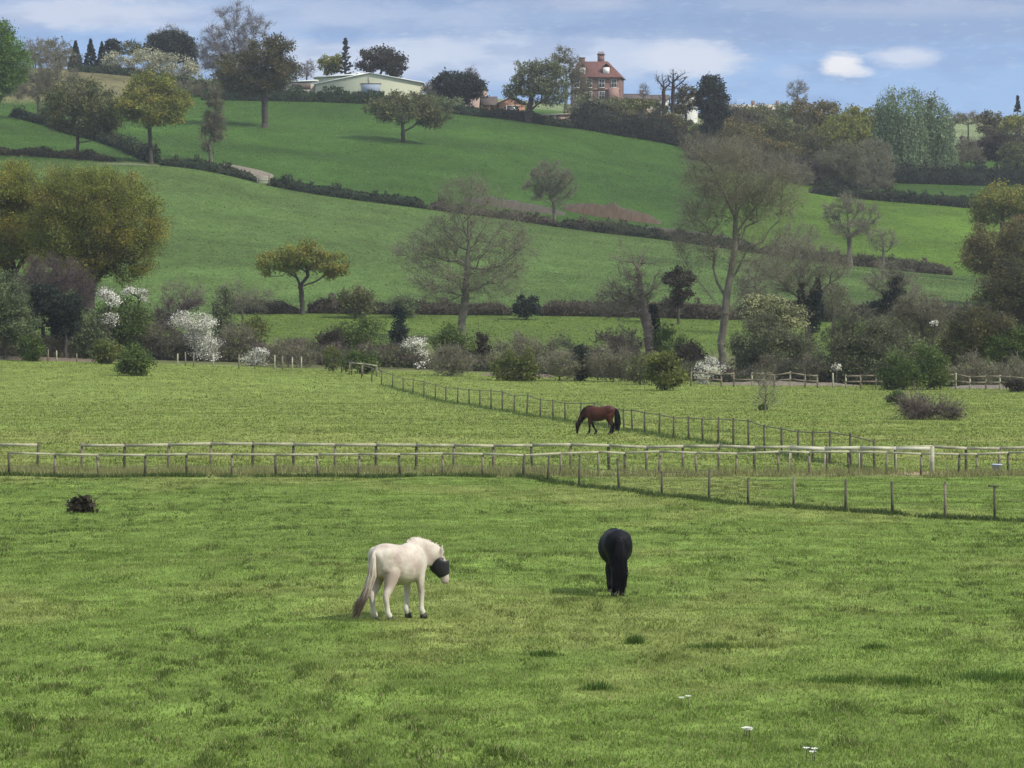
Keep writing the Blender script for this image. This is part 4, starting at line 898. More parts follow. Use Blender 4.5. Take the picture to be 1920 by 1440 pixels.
bank(1330, 1620, 322, 0.3, 4, [(0.28, 0.24, 0.17), (0.24, 0.20, 0.15)], 'pale earth track behind the right rail fence', 12, 'earth_track')
bank(1780, 1960, 316, 0.3, 4, [(0.27, 0.23, 0.18)], 'pale earth track at the right meadow edge', 13, 'earth_track')

# ---------------------------------------------------------------- buildings
def brickmat(name, c1, c2, mortar, sc_=4.0):
    m, t, b = mat_new(name)
    tcn = nd(t, 'ShaderNodeTexCoord'); bk = nd(t, 'ShaderNodeTexBrick', i_Scale=sc_)
    mp_ = nd(t, 'ShaderNodeMapping'); mp_.inputs['Rotation'].default_value = (math.radians(90), 0, 0)
    t.links.new(tcn.outputs['Object'], mp_.inputs[0]); t.links.new(mp_.outputs[0], bk.inputs['Vector'])
    bk.inputs['Color1'].default_value = (*c1, 1); bk.inputs['Color2'].default_value = (*c2, 1); bk.inputs['Mortar'].default_value = (*mortar, 1)
    t.links.new(bk.outputs['Color'], b.inputs['Base Color']); b.inputs['Roughness'].default_value = 0.9
    return m
M_brick = brickmat('red_brick', (0.185, 0.095, 0.08), (0.145, 0.08, 0.07), (0.24, 0.18, 0.15))
M_orange = brickmat('orange_brick', (0.42, 0.20, 0.12), (0.36, 0.17, 0.10), (0.40, 0.28, 0.2))
M_roof = simple('red_tiles', (0.125, 0.058, 0.048), 0.85, 0.25, 2.0)
M_slate = simple('brown_tiles', (0.085, 0.065, 0.055), 0.8, 0.25, 2.0)
M_sage = simple('sage_cladding', (0.50, 0.51, 0.37), 0.6, 0.06, 0.3)
M_roofw = simple('pale_sheet_roof', (0.66, 0.68, 0.62), 0.5, 0.06, 0.5)
M_frame = simple('white_paint', (0.66, 0.64, 0.58), 0.5, 0.05)
M_glass, t, b = mat_new('window_glass'); b.inputs['Base Color'].default_value = (0.05, 0.06, 0.07, 1); b.inputs['Roughness'].default_value = 0.12
M_pink = simple('pink_render', (0.46, 0.33, 0.27), 0.85, 0.08)
M_stone = simple('pale_stone', (0.40, 0.36, 0.30), 0.85, 0.12)
M_door = simple('grey_door', (0.24, 0.29, 0.36), 0.9, 0.05)
M_metal = simple('dark_metal', (0.06, 0.06, 0.06), 0.5, 0.1)

def obox(name, c, size, mat, parent):
    mb = MB(); mb.box(c, size); return mb.build(name, mat, parent)
def window(parent, x, z, w_, h_, y=0.0, bars=1, name='window'):
    """window on the wall facing -Y at local (x, y, z centre): frame with pane and sill"""
    f = 0.09; mb = MB()
    mb.box((x - w_ / 2 + f / 2, y - 0.05, z), (f, 0.14, h_)); mb.box((x + w_ / 2 - f / 2, y - 0.05, z), (f, 0.14, h_))
    mb.box((x, y - 0.052, z + h_ / 2 - f / 2), (w_ - 2 * f, 0.136, f)); mb.box((x, y - 0.052, z - h_ / 2 + f / 2), (w_ - 2 * f, 0.136, f))
    mb.box((x, y - 0.055, z + 0.02), (w_ - 2 * f, 0.10, 0.07))
    if bars: mb.box((x, y - 0.058, z - h_ / 4 + 0.03), (0.06, 0.08, h_ / 2 - 0.2)); mb.box((x, y - 0.058, z + h_ / 4 - 0.03), (0.06, 0.08, h_ / 2 - 0.2))
    o = mb.build(name, M_frame, parent)
    obox('pane', (x, y - 0.015, z), (w_ - 2 * f, 0.04, h_ - 2 * f), M_glass, o)
    obox('sill', (x, y - 0.12, z - h_ / 2 - 0.06), (w_ + 0.25, 0.22, 0.1), M_stone, o)
    return o
def gable(mb, x0, x1, y0, y1, ze, zr, ov=0.3, th=0.16, axis='y'):
    """two roof slabs; ridge along axis"""
    if axis == 'x':
        ym = (y0 + y1) / 2
        for s_, ya in ((1, y0 - ov), (-1, y1 + ov)):
            zl = ze - (zr - ze) * ov / ((y1 - y0) / 2)
            p = [(x0 - ov, ya, zl), (x1 + ov, ya, zl), (x1 + ov, ym, zr), (x0 - ov, ym, zr)]
            q = [(a, b_, c + th) for a, b_, c in p]
            mb.poly(p + q, [[(0, 1, 2, 3), (4, 7, 6, 5), (0, 4, 5, 1), (1, 5, 6, 2), (2, 6, 7, 3), (3, 7, 4, 0)]])
    else:
        xm = (x0 + x1) / 2
        for xa in (x0 - ov, x1 + ov):
            zl = ze - (zr - ze) * ov / ((x1 - x0) / 2)
            p = [(xa, y0 - ov, zl), (xa, y1 + ov, zl), (xm, y1 + ov, zr), (xm, y0 - ov, zr)]
            q = [(a, b_, c + th) for a, b_, c in p]
            mb.poly(p + q, [[(0, 1, 2, 3), (4, 7, 6, 5), (0, 4, 5, 1), (1, 5, 6, 2), (2, 6, 7, 3), (3, 7, 4, 0)]])
def walls(root, x0, x1, y0, y1, ze, mat, gab=None, zr=0, zb=-1.5):
    mb = MB(); pts = [(x0, y0, zb), (x1, y0, zb), (x1, y1, zb), (x0, y1, zb), (x0, y0, ze), (x1, y0, ze), (x1, y1, ze), (x0, y1, ze)]
    mb.poly(pts, [[(0, 1, 5, 4), (1, 2, 6, 5), (2, 3, 7, 6), (3, 0, 4, 7)]])
    if gab == 'y':
        xm = (x0 + x1) / 2
        mb.poly([(x0, y0, ze), (x1, y0, ze), (xm, y0, zr)], [[(0, 1, 2)]]); mb.poly([(x0, y1, ze), (x1, y1, ze), (xm, y1, zr)], [[(2, 1, 0)]])
    if gab == 'x':
        ym = (y0 + y1) / 2
        mb.poly([(x0, y0, ze), (x0, y1, ze), (x0, ym, zr)], [[(2, 1, 0)]]); mb.poly([(x1, y0, ze), (x1, y1, ze), (x1, ym, zr)], [[(0, 1, 2)]])
    return mb.build('wall', mat, root)
# tall red brick house
D_ = 850; q = D_ / F
hb = P(1116, D_)
hs = empty('brick_house', hb, math.radians(-7), 'tall red brick house with a red tiled roof and central chimney on the skyline', 'house')
zz_ = lambda py, d=D_, bz=hb.z: rowz(py, d) - bz
ze = zz_(145); zr = zz_(114); hw = 5.7
walls(hs, -hw, hw, 0, 9, ze, M_brick)
mb = MB(); o_ = 0.45; rd_ = 3.2
E = [(-hw - o_, -o_, ze), (hw + o_, -o_, ze), (hw + o_, 9 + o_, ze), (-hw - o_, 9 + o_, ze)]
Rg = [(-hw + 1.6, 3.2, zr), (hw - rd_, 3.2, zr), (hw - rd_, 5.8, zr), (-hw + 1.6, 5.8, zr)]
mb.poly(E + Rg + [(a, b_, c - 0.2) for a, b_, c in E], [[(0, 1, 5, 4), (1, 2, 6, 5), (2, 3, 7, 6), (3, 0, 4, 7), (4, 5, 6, 7), (8, 9, 1, 0), (9, 10, 2, 1), (10, 11, 3, 2), (11, 8, 0, 3), (11, 10, 9, 8)]])
rf = mb.build('roof', M_roof, hs)
mb = MB(); mb.box((0.9, 4.2, zr + 0.6), (1.5, 1.1, 2.0)); mb.box((0.9, 4.2, zr + 1.7), (1.75, 1.35, 0.25))
for dx in (-0.45, 0, 0.45): mb.bar((0.9 + dx, 4.2, zr + 1.82), (0.9 + dx, 4.2, zr + 2.35), 0.15, 7, 0.12)
mb.build('chimney', M_brick, rf)
mb = MB(); mb.box((-3.6, 5.2, zr + 0.3), (1.3, 0.9, 1.2)); mb.box((-3.6, 5.2, zr + 0.98), (1.5, 1.1, 0.18)); mb.build('chimney', M_brick, rf)
# dormers
for dx, wd_ in ((-3.0, 1.5), (2.5, 1.7)):
    mb = MB(); zb_ = ze + 0.35; mb.box((dx, 1.5, zb_ + 1.0), (wd_, 2.4, 2.0)); d_o = mb.build('dormer', M_roof, hs)
    mb = MB(); gable(mb, dx - wd_ / 2, dx + wd_ / 2, 0.4, 2.7, zb_ + 2.0, zb_ + 2.7, 0.15, 0.1); mb.build('dormer_roof', M_roof, d_o)
    mb = MB(); f = 0.12
    mb.box((dx, 0.27, zb_ + 1.05), (wd_ - 0.2, 0.05, 1.6)); wo_ = mb.build('dormer_window', M_frame, d_o)
mb = MB(); mb.box((0, -0.04, zz_(168)), (2 * hw + 0.1, 0.16, 0.35)); mb.box((0, -0.05, ze - 0.35), (2 * hw + 0.2, 0.2, 0.35)); M_course = simple('dull_brick_course', (0.27, 0.17, 0.14), 0.85, 0.1); mb.build('string_course', M_course, hs)
for zc in (zz_(157), zz_(180), zz_(202)):
    for x_ in (-4.3, -1.4, 1.5, 4.3): window(hs, x_, zc, 1.35, 1.95)
# right side bay
mb = MB(); mb.box((hw - 1.4, -0.55, zz_(185)), (2.3, 1.0, 8.0 * 0.6)); mb.build('bay', M_course, hs)

# barn with a low gable
D_ = 808; bb = P(694, D_); q = D_ / F
bs_ = empty('barn', bb, 0, 'long pale sage green metal barn with a very shallow gable', 'barn')
bz = lambda py: rowz(py, D_) - bb.z
x0, x1 = (592 - 694) * q, (792 - 694) * q; xr = (692 - 694) * q
zl, zr, zR = bz(159), bz(138), bz(156)
mb = MB()
mb.poly([(x0, 0, -3), (x1, 0, -3), (x1, 0, zR), (xr, 0, zr), (x0, 0, zl), (x0, 16, -3), (x1, 16, -3), (x1, 16, zR), (xr, 16, zr), (x0, 16, zl)],
        [[(0, 1, 2, 3, 4)], [(9, 8, 7, 6, 5)], [(1, 6, 7, 2), (5, 0, 4, 9)]])
mb.build('wall', M_sage, bs_)
mb = MB()
def slab(mb, a, b_, y0, y1, th):
    p = [(a[0], y0, a[1]), (b_[0], y0, b_[1]), (b_[0], y1, b_[1]), (a[0], y1, a[1])]; q_ = [(x, y, z + th) for x, y, z in p]
    mb.poly(p + q_, [[(0, 3, 2, 1), (4, 5, 6, 7), (0, 1, 5, 4), (1, 2, 6, 5), (2, 3, 7, 6), (3, 0, 4, 7)]])
slab(mb, (x0 - 0.4, zl - 0.05), (xr, zr + 0.02), -0.35, 16.4, 0.18); slab(mb, (xr, zr + 0.02), (x1 + 0.4, zR - 0.05), -0.35, 16.4, 0.18)
mb.build('roof', M_roofw, bs_)
obox('roller_door', ((696 - 694) * q, -0.06, bz(168)), (4.0, 0.14, 2.4), M_door, bs_)
mb = MB(); mb.box(((696 - 694) * q, -0.07, bz(157.5)), (4.5, 0.2, 0.16)); mb.build('door_lintel', M_slate, bs_)
mb = MB(); mb.bar(((692 - 694) * q, -0.1, bz(158)), ((692 - 694) * q, -0.1, bz(141)), 0.07); mb.build('downpipe', M_stone, bs_)
mb = MB(); mb.bar(((668 - 694) * q, 8, zr - 0.6), ((668 - 694) * q, 8, zr + 0.5), 0.3, 8); mb.bar(((668 - 694) * q, 8, zr + 0.5), ((668 - 694) * q, 8, zr + 0.7), 0.42, 8); mb.build('roof_vent', M_frame, bs_)
# rear annex whose pale roof shows at the left
D2 = 838; ab = P(640, D2)
an_ = empty('barn_annex', ab, 0, 'white roofed shed showing behind the left end of the sage barn', 'shed')
az = lambda py: rowz(py, D2) - ab.z
q2 = D2 / F
walls(an_, (590 - 640) * q2, (690 - 640) * q2, 0, 8, az(146), M_sage)
mb = MB(); slab(mb, ((588 - 640) * q2, az(147)), ((692 - 640) * q2, az(140)), -0.4, 8.4, 0.3); mb.build('roof', M_roofw, an_)
D3 = 812; sb = P(560, D3); q3 = D3 / F
sh = empty('outbuilding', sb, 0, 'low stone outbuilding with a pale roof left of the barn', 'shed')
sz = lambda py: rowz(py, D3) - sb.z
walls(sh, (528 - 560) * q3, (594 - 560) * q3, 0, 5, sz(156), M_stone)
mb = MB(); slab(mb, ((524 - 560) * q3, sz(156)), ((596 - 560) * q3, sz(152)), -0.3, 5.3, 0.2); mb.build('roof', M_roofw, sh)
obox('opening', ((565 - 560) * q3, -0.03, sz(163)), (4.2, 0.1, 1.1), M_slate, sh)

# small brick house
D_ = 812; q = D_ / F; kb = P(950, D_)
kh = empty('brick_cottage', kb, math.radians(6), 'small orange brick cottage with a gable facing the camera', 'house')
kz = lambda py: rowz(py, D_) - kb.z
walls(kh, (937 - 950) * q, (984 - 950) * q, 0, 7, kz(193), M_orange, 'y', kz(182))
mb = MB(); gable(mb, (937 - 950) * q, (984 - 950) * q, 0, 7, kz(193), kz(182)); mb.build('roof', M_orange if False else M_roof, kh)
window(kh, (960.5 - 950) * q, kz(206), 2.6, 1.9)
mb = MB(); x0, x1 = (906 - 950) * q, (936 - 950) * q
mb.poly([(x0, 1.5, -2), (x1, 1.5, -2), (x1, 6, -2), (x0, 6, -2), (x0, 1.5, kz(196)), (x1, 1.5, kz(196)), (x1, 6, kz(196)), (x0, 6, kz(196))], [[(0, 1, 5, 4), (1, 2, 6, 5), (2, 3, 7, 6), (3, 0, 4, 7)]])
mb.build('wing', M_orange, kh)
mb = MB(); gable(mb, x0, x1 - 0.35, 1.5, 6, kz(196), kz(181), 0.3, 0.15, 'x'); mb.build('wing_roof', M_slate, kh)
# red gabled house behind the blackish evergreen
D_ = 870; q = D_ / F; rb_ = P(890, D_)
rh = empty('gabled_house', rb_, math.radians(10), 'red roofed house mostly hidden behind the blackish evergreen', 'house')
rz_ = lambda py: rowz(py, D_) - rb_.z
walls(rh, (868 - 890) * q, (914 - 890) * q, 0, 8, rz_(168), M_pink, 'y', rz_(143))
mb = MB(); gable(mb, (868 - 890) * q, (914 - 890) * q, 0, 8, rz_(168), rz_(143), 0.3, 0.2); mb.build('roof', M_roof, rh)
# low pale wall building under the loose oak
D_ = 803; q = D_ / F; lb_ = P(1040, D_)
lh = empty('garden_outhouse', lb_, math.radians(-4), 'long low pinkish outhouse below the loose grey-green oak', 'shed')
lz = lambda py: rowz(py, D_) - lb_.z
walls(lh, (1010 - 1040) * q, (1068 - 1040) * q, 0, 4, lz(216), M_pink)
mb = MB(); slab(mb, ((1008 - 1040) * q, lz(216.5)), ((1070 - 1040) * q, lz(215)), -0.25, 4.2, 0.18); mb.build('roof', M_stone, lh)
obox('door', ((1047 - 1040) * q, -0.03, lz(224)), (0.9, 0.08, 1.9), M_slate, lh)
# far roofs between the trees
def far_house(px, D, w_, top, eave, lab, wm, rm, rz=0.0):
    b0 = P(px, D); r_ = empty('far_house', b0, rz, lab, 'house'); z = lambda py: rowz(py, D) - b0.z
    walls(r_, -w_ / 2, w_ / 2, 0, 7, z(eave), wm, 'x', z(top)); mb = MB(); gable(mb, -w_ / 2, w_ / 2, 0, 7, z(eave), z(top), 0.3, 0.18, 'x'); rr_ = mb.build('roof', rm, r_)
    mb = MB(); mb.box((w_ * 0.3, 3.5, z(top) + 0.3), (0.8, 0.8, 1.6)); mb.build('chimney', M_brick, rr_)
    for x_ in (-w_ * 0.28, w_ * 0.05, w_ * 0.33): window(r_, x_, z(eave) - 1.3, 1.1, 1.2, bars=0)
far_house(1190, 900, 7, 176, 186, 'distant grey roofed house just right of the brick house', M_pink, M_slate, 0.1)
far_house(1228, 905, 6, 178, 188, 'distant pale house left of the lopped trunks', M_frame, M_slate, -0.1)
far_house(1398, 935, 8, 196, 206, 'distant pale cottage above the wood right of the egg-shaped evergreen', M_frame, M_stone, 0.1)
far_house(1436, 940, 9, 196, 207, 'distant tan roofed house behind the wood top', M_pink, M_stone, -0.1)
far_house(1292, 900, 4, 180, 187, 'tiny white far house behind the leafy stub tree', M_frame, M_stone, 0)
obox_ = MB(); pb = P(1356, 800); obox_.box((0, 0, rowz(228, 800) - pb.z), (1.5, 1.2, 1.6))
obox_.bar((0, 0, -0.2), (0, 0, rowz(232, 800) - pb.z), 0.1)
# ---------------------------------------------------------------- fences
def post_mesh(h, wd, mat, seed, rnd=True):
    r = np.random.default_rng(seed); mb = MB()
    mb.bar((0, 0, -0.15), (r.normal(0, 0.01), r.normal(0, 0.01), h * 0.98), wd / 2 * 1.05, 8, wd / 2 * 0.92)
    mb.bar((0, 0, h * 0.975), (0, 0, h * 1.0), wd / 2 * 0.9, 8, wd / 2 * 0.6)
    o = mb.build('post', mat, None); me = o.data; bpy.data.objects.remove(o); return me
def fence(name, label, posts, h, wd, mat, cat='fence', lean=0.03, seed=1, hvar=0.06, group=None, mats=None):
    """posts: list of (px, D) or (px, D, height)"""
    r = np.random.default_rng(seed)
    p0 = P(posts[0][0], posts[0][1]); root = empty(name, p0, 0, label, cat, group)
    ms = [[post_mesh(1.0, wd, m_, seed * 10 + k) for k in range(3)] for m_ in (mats or [mat])]
    tops = []
    for i, pp in enumerate(posts):
        p = P(pp[0], pp[1]); hh = pp[2] if len(pp) > 2 else h * (1 + r.normal(0, hvar))
        mset = ms[i % len(ms)] if r.random() < 0.75 else ms[r.integers(0, len(ms))]
        o = bpy.data.objects.new('post', mset[r.integers(0, 3)]); link(o); o.parent = root
        o.location = p - p0; o.scale = (1, 1, hh); o.rotation_euler = (r.normal(0, lean), r.normal(0, lean), r.random() * 6)
        tops.append((p, hh))
    return root, p0, tops
def railbox(a, b_, hgt, thick):
    """a board from a to b (world vectors), tall hgt, thick thick, as verts"""
    a = np.array(a); b_ = np.array(b_); d = b_ - a; n = np.array([-d[1], d[0], 0]); n /= np.linalg.norm(n) + 1e-9
    u = np.array([0, 0, hgt / 2]); n = n * thick / 2
    V = [a - n - u, a + n - u, a + n + u, a - n + u, b_ - n - u, b_ + n - u, b_ + n + u, b_ - n + u]
    return V, [(0, 1, 2, 3), (7, 6, 5, 4), (0, 4, 5, 1), (1, 5, 6, 2), (2, 6, 7, 3), (3, 7, 4, 0)]
def rails(root, p0, tops, frac, hgt, thick, mat, name='rail', skip=(), off=-0.06, sagr=0.0, one=False, seed=0):
    r = np.random.default_rng(seed + 3); V = []; Fs = []; allmb = MB()
    for i in range(len(tops) - 1):
        if i in skip: continue
        (a, ha), (b_, hb_) = tops[i], tops[i + 1]
        A = a - p0 + Vector((0, off, ha * frac + r.normal(0, 0.006))); B_ = b_ - p0 + Vector((0, off, hb_ * frac + r.normal(0, 0.006)))
        if sagr:
            mid = (A + B_) / 2 - Vector((0, 0, sagr * (0.5 + r.random()))); segs = [(A, mid), (mid, B_)]
        else: segs = [(A, B_)]
        mb = allmb if one else MB()
        for s0, s1 in segs:
            vv, ff = railbox(s0, s1, hgt, thick); mb.add(vv, [ff])
        if not one: mb.build(name, mat, root)
    if one: allmb.build(name, mat, root)
rr = np.random.default_rng(7)
# fence A: front line along the near paddock
Ap = [(-305, 134.6), (-224, 134.6), (-143, 134.6), (-62, 134.6)] + [(x, 134.6 + rr.normal(0, 0.08)) for x in (17, 102, 185, 272, 350, 435, 517, 597, 672, 750, 830, 905, 981)] 
ext = [(1052, 136.2), (1122, 137.2), (1172, 137.6), (1236, 137.4), (1306, 137.2), (1381, 137.4), (1460, 137.6), (1518, 137.6), (1592, 137.8), (1662, 137.6), (1727, 137.6), (1798, 137.4), (1832, 137.4), (1890, 137.4), (1960, 137.4), (2030, 137.4), (2100, 137.4), (2170, 137.4), (2240, 137.4)]
fr, p0, tp = fence('rail_fence', 'front post and rail fence with a pale top rail across the near paddock', Ap + ext, 0.86, 0.10, M_wood, mats=[M_wood, M_wood_dark, M_wood], seed=3, lean=0.035, hvar=0.02)
rails(fr, p0, tp, 0.96, 0.078, 0.035, M_wood_pale, skip=(3,), seed=4)
rails(fr, p0, tp, 0.45, 0.012, 0.012, M_wood, name='wire', one=True, off=-0.05, sagr=0.01)
# fence B: second line, a horse track's width behind
Bp = [(-250, 140.3), (-170, 140.3), (-90, 140.3), (-10, 140.3)] + [(x, 140.3 + rr.normal(0, 0.06)) for x in (70, 153, 233, 315, 395, 473, 550, 628, 705, 780, 851, 925, 998, 1070, 1142, 1212, 1281, 1348, 1415, 1482, 1549, 1614, 1680, 1748, 1812, 1874, 1938, 2003, 2068, 2133, 2198, 2263)]
fr, p0, tp = fence('rail_fence', 'rear post and rail fence with pale boards, standing behind the front one', Bp, 1.06, 0.115, M_wood_dark, mats=[M_wood_dark, M_wood_dark, M_wood], seed=5, lean=0.02, hvar=0.015)
rails(fr, p0, tp, 0.90, 0.11, 0.04, M_wood_pale, skip=(4,), seed=6, off=-0.08)
rails(fr, p0, tp, 0.5, 0.012, 0.012, M_wood, name='wire', one=True, off=-0.07, sagr=0.01)
mb = MB(); p = P(1748, 137.1); mb.bar((0, 0, -0.2), (0.01, 0, 1.1), 0.085, 8, 0.075); mb.bar((0.01, 0, 1.1), (0.01, 0, 1.13), 0.075, 8, 0.04)
o = mb.build('gate_post', M_wood_pale, None); o.location = p; tag(o, 'thick cream strainer post standing between the two rail fences at right', 'post')
# white stretched tape on the right
fr, p0, tp = fence('tape_fence', 'bright white plank fence section at the right between the rear fence posts', [(1480, 139.2), (1546, 139.2), (1612, 139.2), (1680, 139.2), (1744, 139.2)], 1.02, 0.06, M_wood_pale, seed=8, lean=0.02, hvar=0.01)
rails(fr, p0, tp, 0.94, 0.125, 0.03, M_tape, name='plank')
# fence C: diagonal wire fence coming toward the camera on the right
Cp = [(981, 135.0, 0.85), (1027, 131.5), (1086, 128.2), (1161, 124.0), (1241, 118.8), (1329, 116.0), (1403, 113.4), (1489, 111.0), (1586, 108.6), (1674, 107.2), (1773, 105.6), (1866, 104.4), (1965, 103.4), (2070, 102.4), (2180, 101.5)]
fr, p0, tp = fence('wire_fence', 'near wire fence of slim posts slanting towards the camera at right', Cp, 0.96, 0.085, M_wood, mats=[M_wood_dark, M_wood, M_wood_dark], seed=9, lean=0.03, hvar=0.09)
for fq in (0.35, 0.65, 0.93): rails(fr, p0, tp, fq, 0.010, 0.010, M_wood, name='wire', one=True, off=-0.04, sagr=0.03, seed=int(fq * 50))
# T-top on the last visible post
pl = P(1866, 104.4); mb = MB(); mb.box((-0.05, -0.02, 0.985), (0.30, 0.05, 0.045)); o = mb.build('cross_piece', M_wood_dark, fr); o.location = pl - p0
# fence D: the far diagonal fence
def Dline(px): return 35.9 / ((px - 960) / F + 0.155)
Dx = [575, 592, 604, 622, 640, 659, 678, 697, 715, 736, 756, 774, 795, 816, 836, 858, 880, 900, 921, 942, 964, 988, 1013, 1037, 1060, 1089, 1115, 1142, 1170, 1186, 1209, 1236, 1263, 1291, 1318, 1347, 1375, 1404, 1434, 1466, 1497, 1524, 1556, 1595, 1640]
fr, p0, tp = fence('paddock_fence', 'far dark post and wire fence running diagonally behind the brown horse', [(x, Dline(x)) for x in Dx], 1.22, 0.10, M_wood_dark, seed=10, lean=0.02, hvar=0.07)
rails(fr, p0, tp, 0.93, 0.045, 0.03, M_wood, name='rail', off=-0.05)
rails(fr, p0, tp, 0.5, 0.012, 0.012, M_wood_dark, name='wire', one=True, off=-0.05)
# fence E: pale posts by the valley floor, left
fr, p0, tp = fence('post_fence', 'row of pale posts along the left meadow edge', [(90, 338), (106, 338), (144, 338), (200, 336), (333, 335), (348, 335), (363, 335), (400, 335), (448, 333), (478, 333), (515, 332), (530, 332), (548, 331), (565, 331)], 1.15, 0.13, M_wood, mats=[M_wood, M_wood_pale, M_wood], seed=12, lean=0.02, hvar=0.15)
fr, p0, tp = fence('post_fence', 'short fence with a pale sloping rail by the low dark green bush', [(655, 322), (680, 321), (706, 320)], 1.0, 0.12, M_wood, seed=13)
rails(fr, p0, tp, 0.95, 0.13, 0.05, M_wood_pale)
# fence F: right rail fence
Fx = list(range(1300, 2200, 26))
fr, p0, tp = fence('rail_fence', 'grey post and rail fence in front of the scrub at the right meadow edge', [(x + rr.normal(0, 3), 314 - (x - 1300) * 0.008) for x in Fx], 1.25, 0.15, M_wood, mats=[M_wood, M_wood_pale, M_wood], seed=14, hvar=0.08)
rails(fr, p0, tp, 0.9, 0.14, 0.05, M_wood, skip=(3, 9, 10, 17)); rails(fr, p0, tp, 0.5, 0.12, 0.05, M_wood, skip=(2, 5, 9, 10, 16, 17))
# field gate in the cut hedge
gp = P(494, 619); gt = empty('field_gate', gp, 0, 'small grey field gate in the gap of the dark hillside hedge', 'gate')
mb = MB(); mb.bar((-1.0, 0, -0.2), (-1.0, 0, 1.7), 0.13); mb.bar((1.0, 0, -0.2), (1.0, 0, 1.7), 0.13); mb.build('post', M_wood, gt)
mb = MB()
for k in range(5): mb.box((0, 0, 0.35 + k * 0.26), (1.75, 0.06, 0.12))
mb.build('gate_leaf', M_stone, gt)
# water tub near the right fence
p = P(1869, 138.6); bk = empty('bucket', p, 0.3, 'small pale blue plastic bucket by the right fence', 'bucket')
mb = MB()
prof = [(0.14, 0.0), (0.19, 0.36), (0.215, 0.36), (0.215, 0.39), (0.18, 0.39), (0.13, 0.04)]
n = 16; V = [(r_ * math.cos(2 * math.pi * k / n), r_ * math.sin(2 * math.pi * k / n), z) for r_, z in prof for k in range(n)]
Q = [(j * n + k, j * n + (k + 1) % n, (j + 1) * n + (k + 1) % n, (j + 1) * n + k) for j in range(len(prof) - 1) for k in range(n)]
mb.add(V, [Q, [[k for k in range(n - 1, -1, -1)]], [[5 * n + k for k in range(n)]]])
o = mb.build('tub', simple('pale_blue_plastic', (0.45, 0.52, 0.66), 0.4, 0.05), bk, smooth=False)
mb = MB()
for k in range(8):
    a0, a1 = math.pi * k / 8, math.pi * (k + 1) / 8
    mb.bar((0.2 * math.cos(a0), 0, 0.38 + 0.17 * math.sin(a0)), (0.2 * math.cos(a1), 0, 0.38 + 0.17 * math.sin(a1)), 0.008, 5)
mb.build('handle', M_metal, bk)

def rankline(pts, wd, n, hgt, c0, seed, label):
    r = np.random.default_rng(seed); A = np.array([(P(a, d).x, d) for a, d in pts]); f = r.random(n) * (len(A) - 1)
    X = np.interp(f, np.arange(len(A)), A[:, 0]) + r.normal(0, wd / 2, n); Y = np.interp(f, np.arange(len(A)), A[:, 1]) + r.normal(0, wd / 2, n)
    k = r.random(n) < sstep(0.3, 0.55, fbm(X / 0.8, Y / 0.8, seed, 3)); X = X[k]; Y = Y[k]; n = len(X)
    Z = ground(X, Y); h = hgt * (0.4 + 0.9 * r.random(n)); an = r.random(n) * 6.283; w_ = 0.022
    dx = np.cos(an) * w_; dy = np.sin(an) * w_; le = r.normal(0, 0.35, (n, 2))
    V = np.stack([np.stack([X - dx, Y - dy, Z - .01], 1), np.stack([X + dx, Y + dy, Z - .01], 1), np.stack([X + le[:, 0] * h, Y + le[:, 1] * h, Z + h], 1)], 1).reshape(-1, 3)
    c = np.array(c0) * (0.7 + 0.6 * r.random(n))[:, None]
    tag(mesh_np('rank_grass', V, [np.arange(3 * n).reshape(-1, 3)], M_grass, None, np.repeat(c, 3, 0)), label, 'grass', kind='stuff')
rankline([(q_[0], q_[1] - 0.1) for q_ in Ap], 0.35, 9000, 0.16, (0.075, 0.115, 0.03), 91, 'darker ungrazed grass along the foot of the front rail fence')
rankline([(q_[0], q_[1] - 0.1) for q_ in Cp], 0.35, 9000, 0.14, (0.07, 0.10, 0.03), 92, 'dark ungrazed grass line under the near wire fence')
rankline([(q_, Dline(q_)) for q_ in Dx[8:]], 0.6, 9000, 0.18, (0.085, 0.125, 0.035), 93, 'ungrazed grass under the far diagonal fence')

# ---------------------------------------------------------------- rank tussocks and flowers in the near paddock
def tuft(px, D, wd, h, n, c, label, seed, name='grass_tussock', cat='grass tussock', group=None, kind=None):
    r = np.random.default_rng(seed); p = P(px, D)
    x = r.normal(0, wd / 2.4, n); y = r.normal(0, wd / 3.2, n)
    X = p.x + x; Y = p.y + y; Z = ground(X, Y) - p.z
    hh = h * np.exp(-(x / wd) ** 2 * 1.5) * (0.5 + 0.7 * r.random(n)); an = r.random(n) * 6.283; w_ = 0.012
    lx = x / wd * 0.5 + r.normal(0, 0.25, n); ly = r.normal(0, 0.25, n)
    V = np.stack([np.stack([x - np.cos(an) * w_, y - np.sin(an) * w_, Z - 0.01], 1), np.stack([x + np.cos(an) * w_, y + np.sin(an) * w_, Z - 0.01], 1), np.stack([x + lx * hh, y + ly * hh, Z + hh], 1)], 1).reshape(-1, 3)
    cc = np.array(c) * (0.7 + 0.6 * r.random(n))[:, None]
    o = mesh_np(name, V, [np.arange(3 * n).reshape(-1, 3)], M_grass, None, np.repeat(cc, 3, 0)); o.location = p
    return tag(o, label, cat, group, kind)
gd = lambda py: EYE * F / (py - HZ)
DGc = (0.075, 0.130, 0.025)
tuft(1192, gd(1204), 0.26, 0.18, 220, DGc, 'dark tussock below the black horse', 1)
tuft(1122, gd(1284), 0.34, 0.15, 200, DGc, 'dark tussock low in the middle of the near paddock', 2)
tuft(1020, gd(1221), 0.45, 0.10, 350, DGc, 'flat dark tussock left of the one below the black horse', 3, 'grass_patch', 'grass', None, 'stuff')
tuft(1330, gd(1213), 0.7, 0.09, 400, DGc, 'thin dark tussock line right below the black horse', 4, 'grass_patch', 'grass', None, 'stuff')
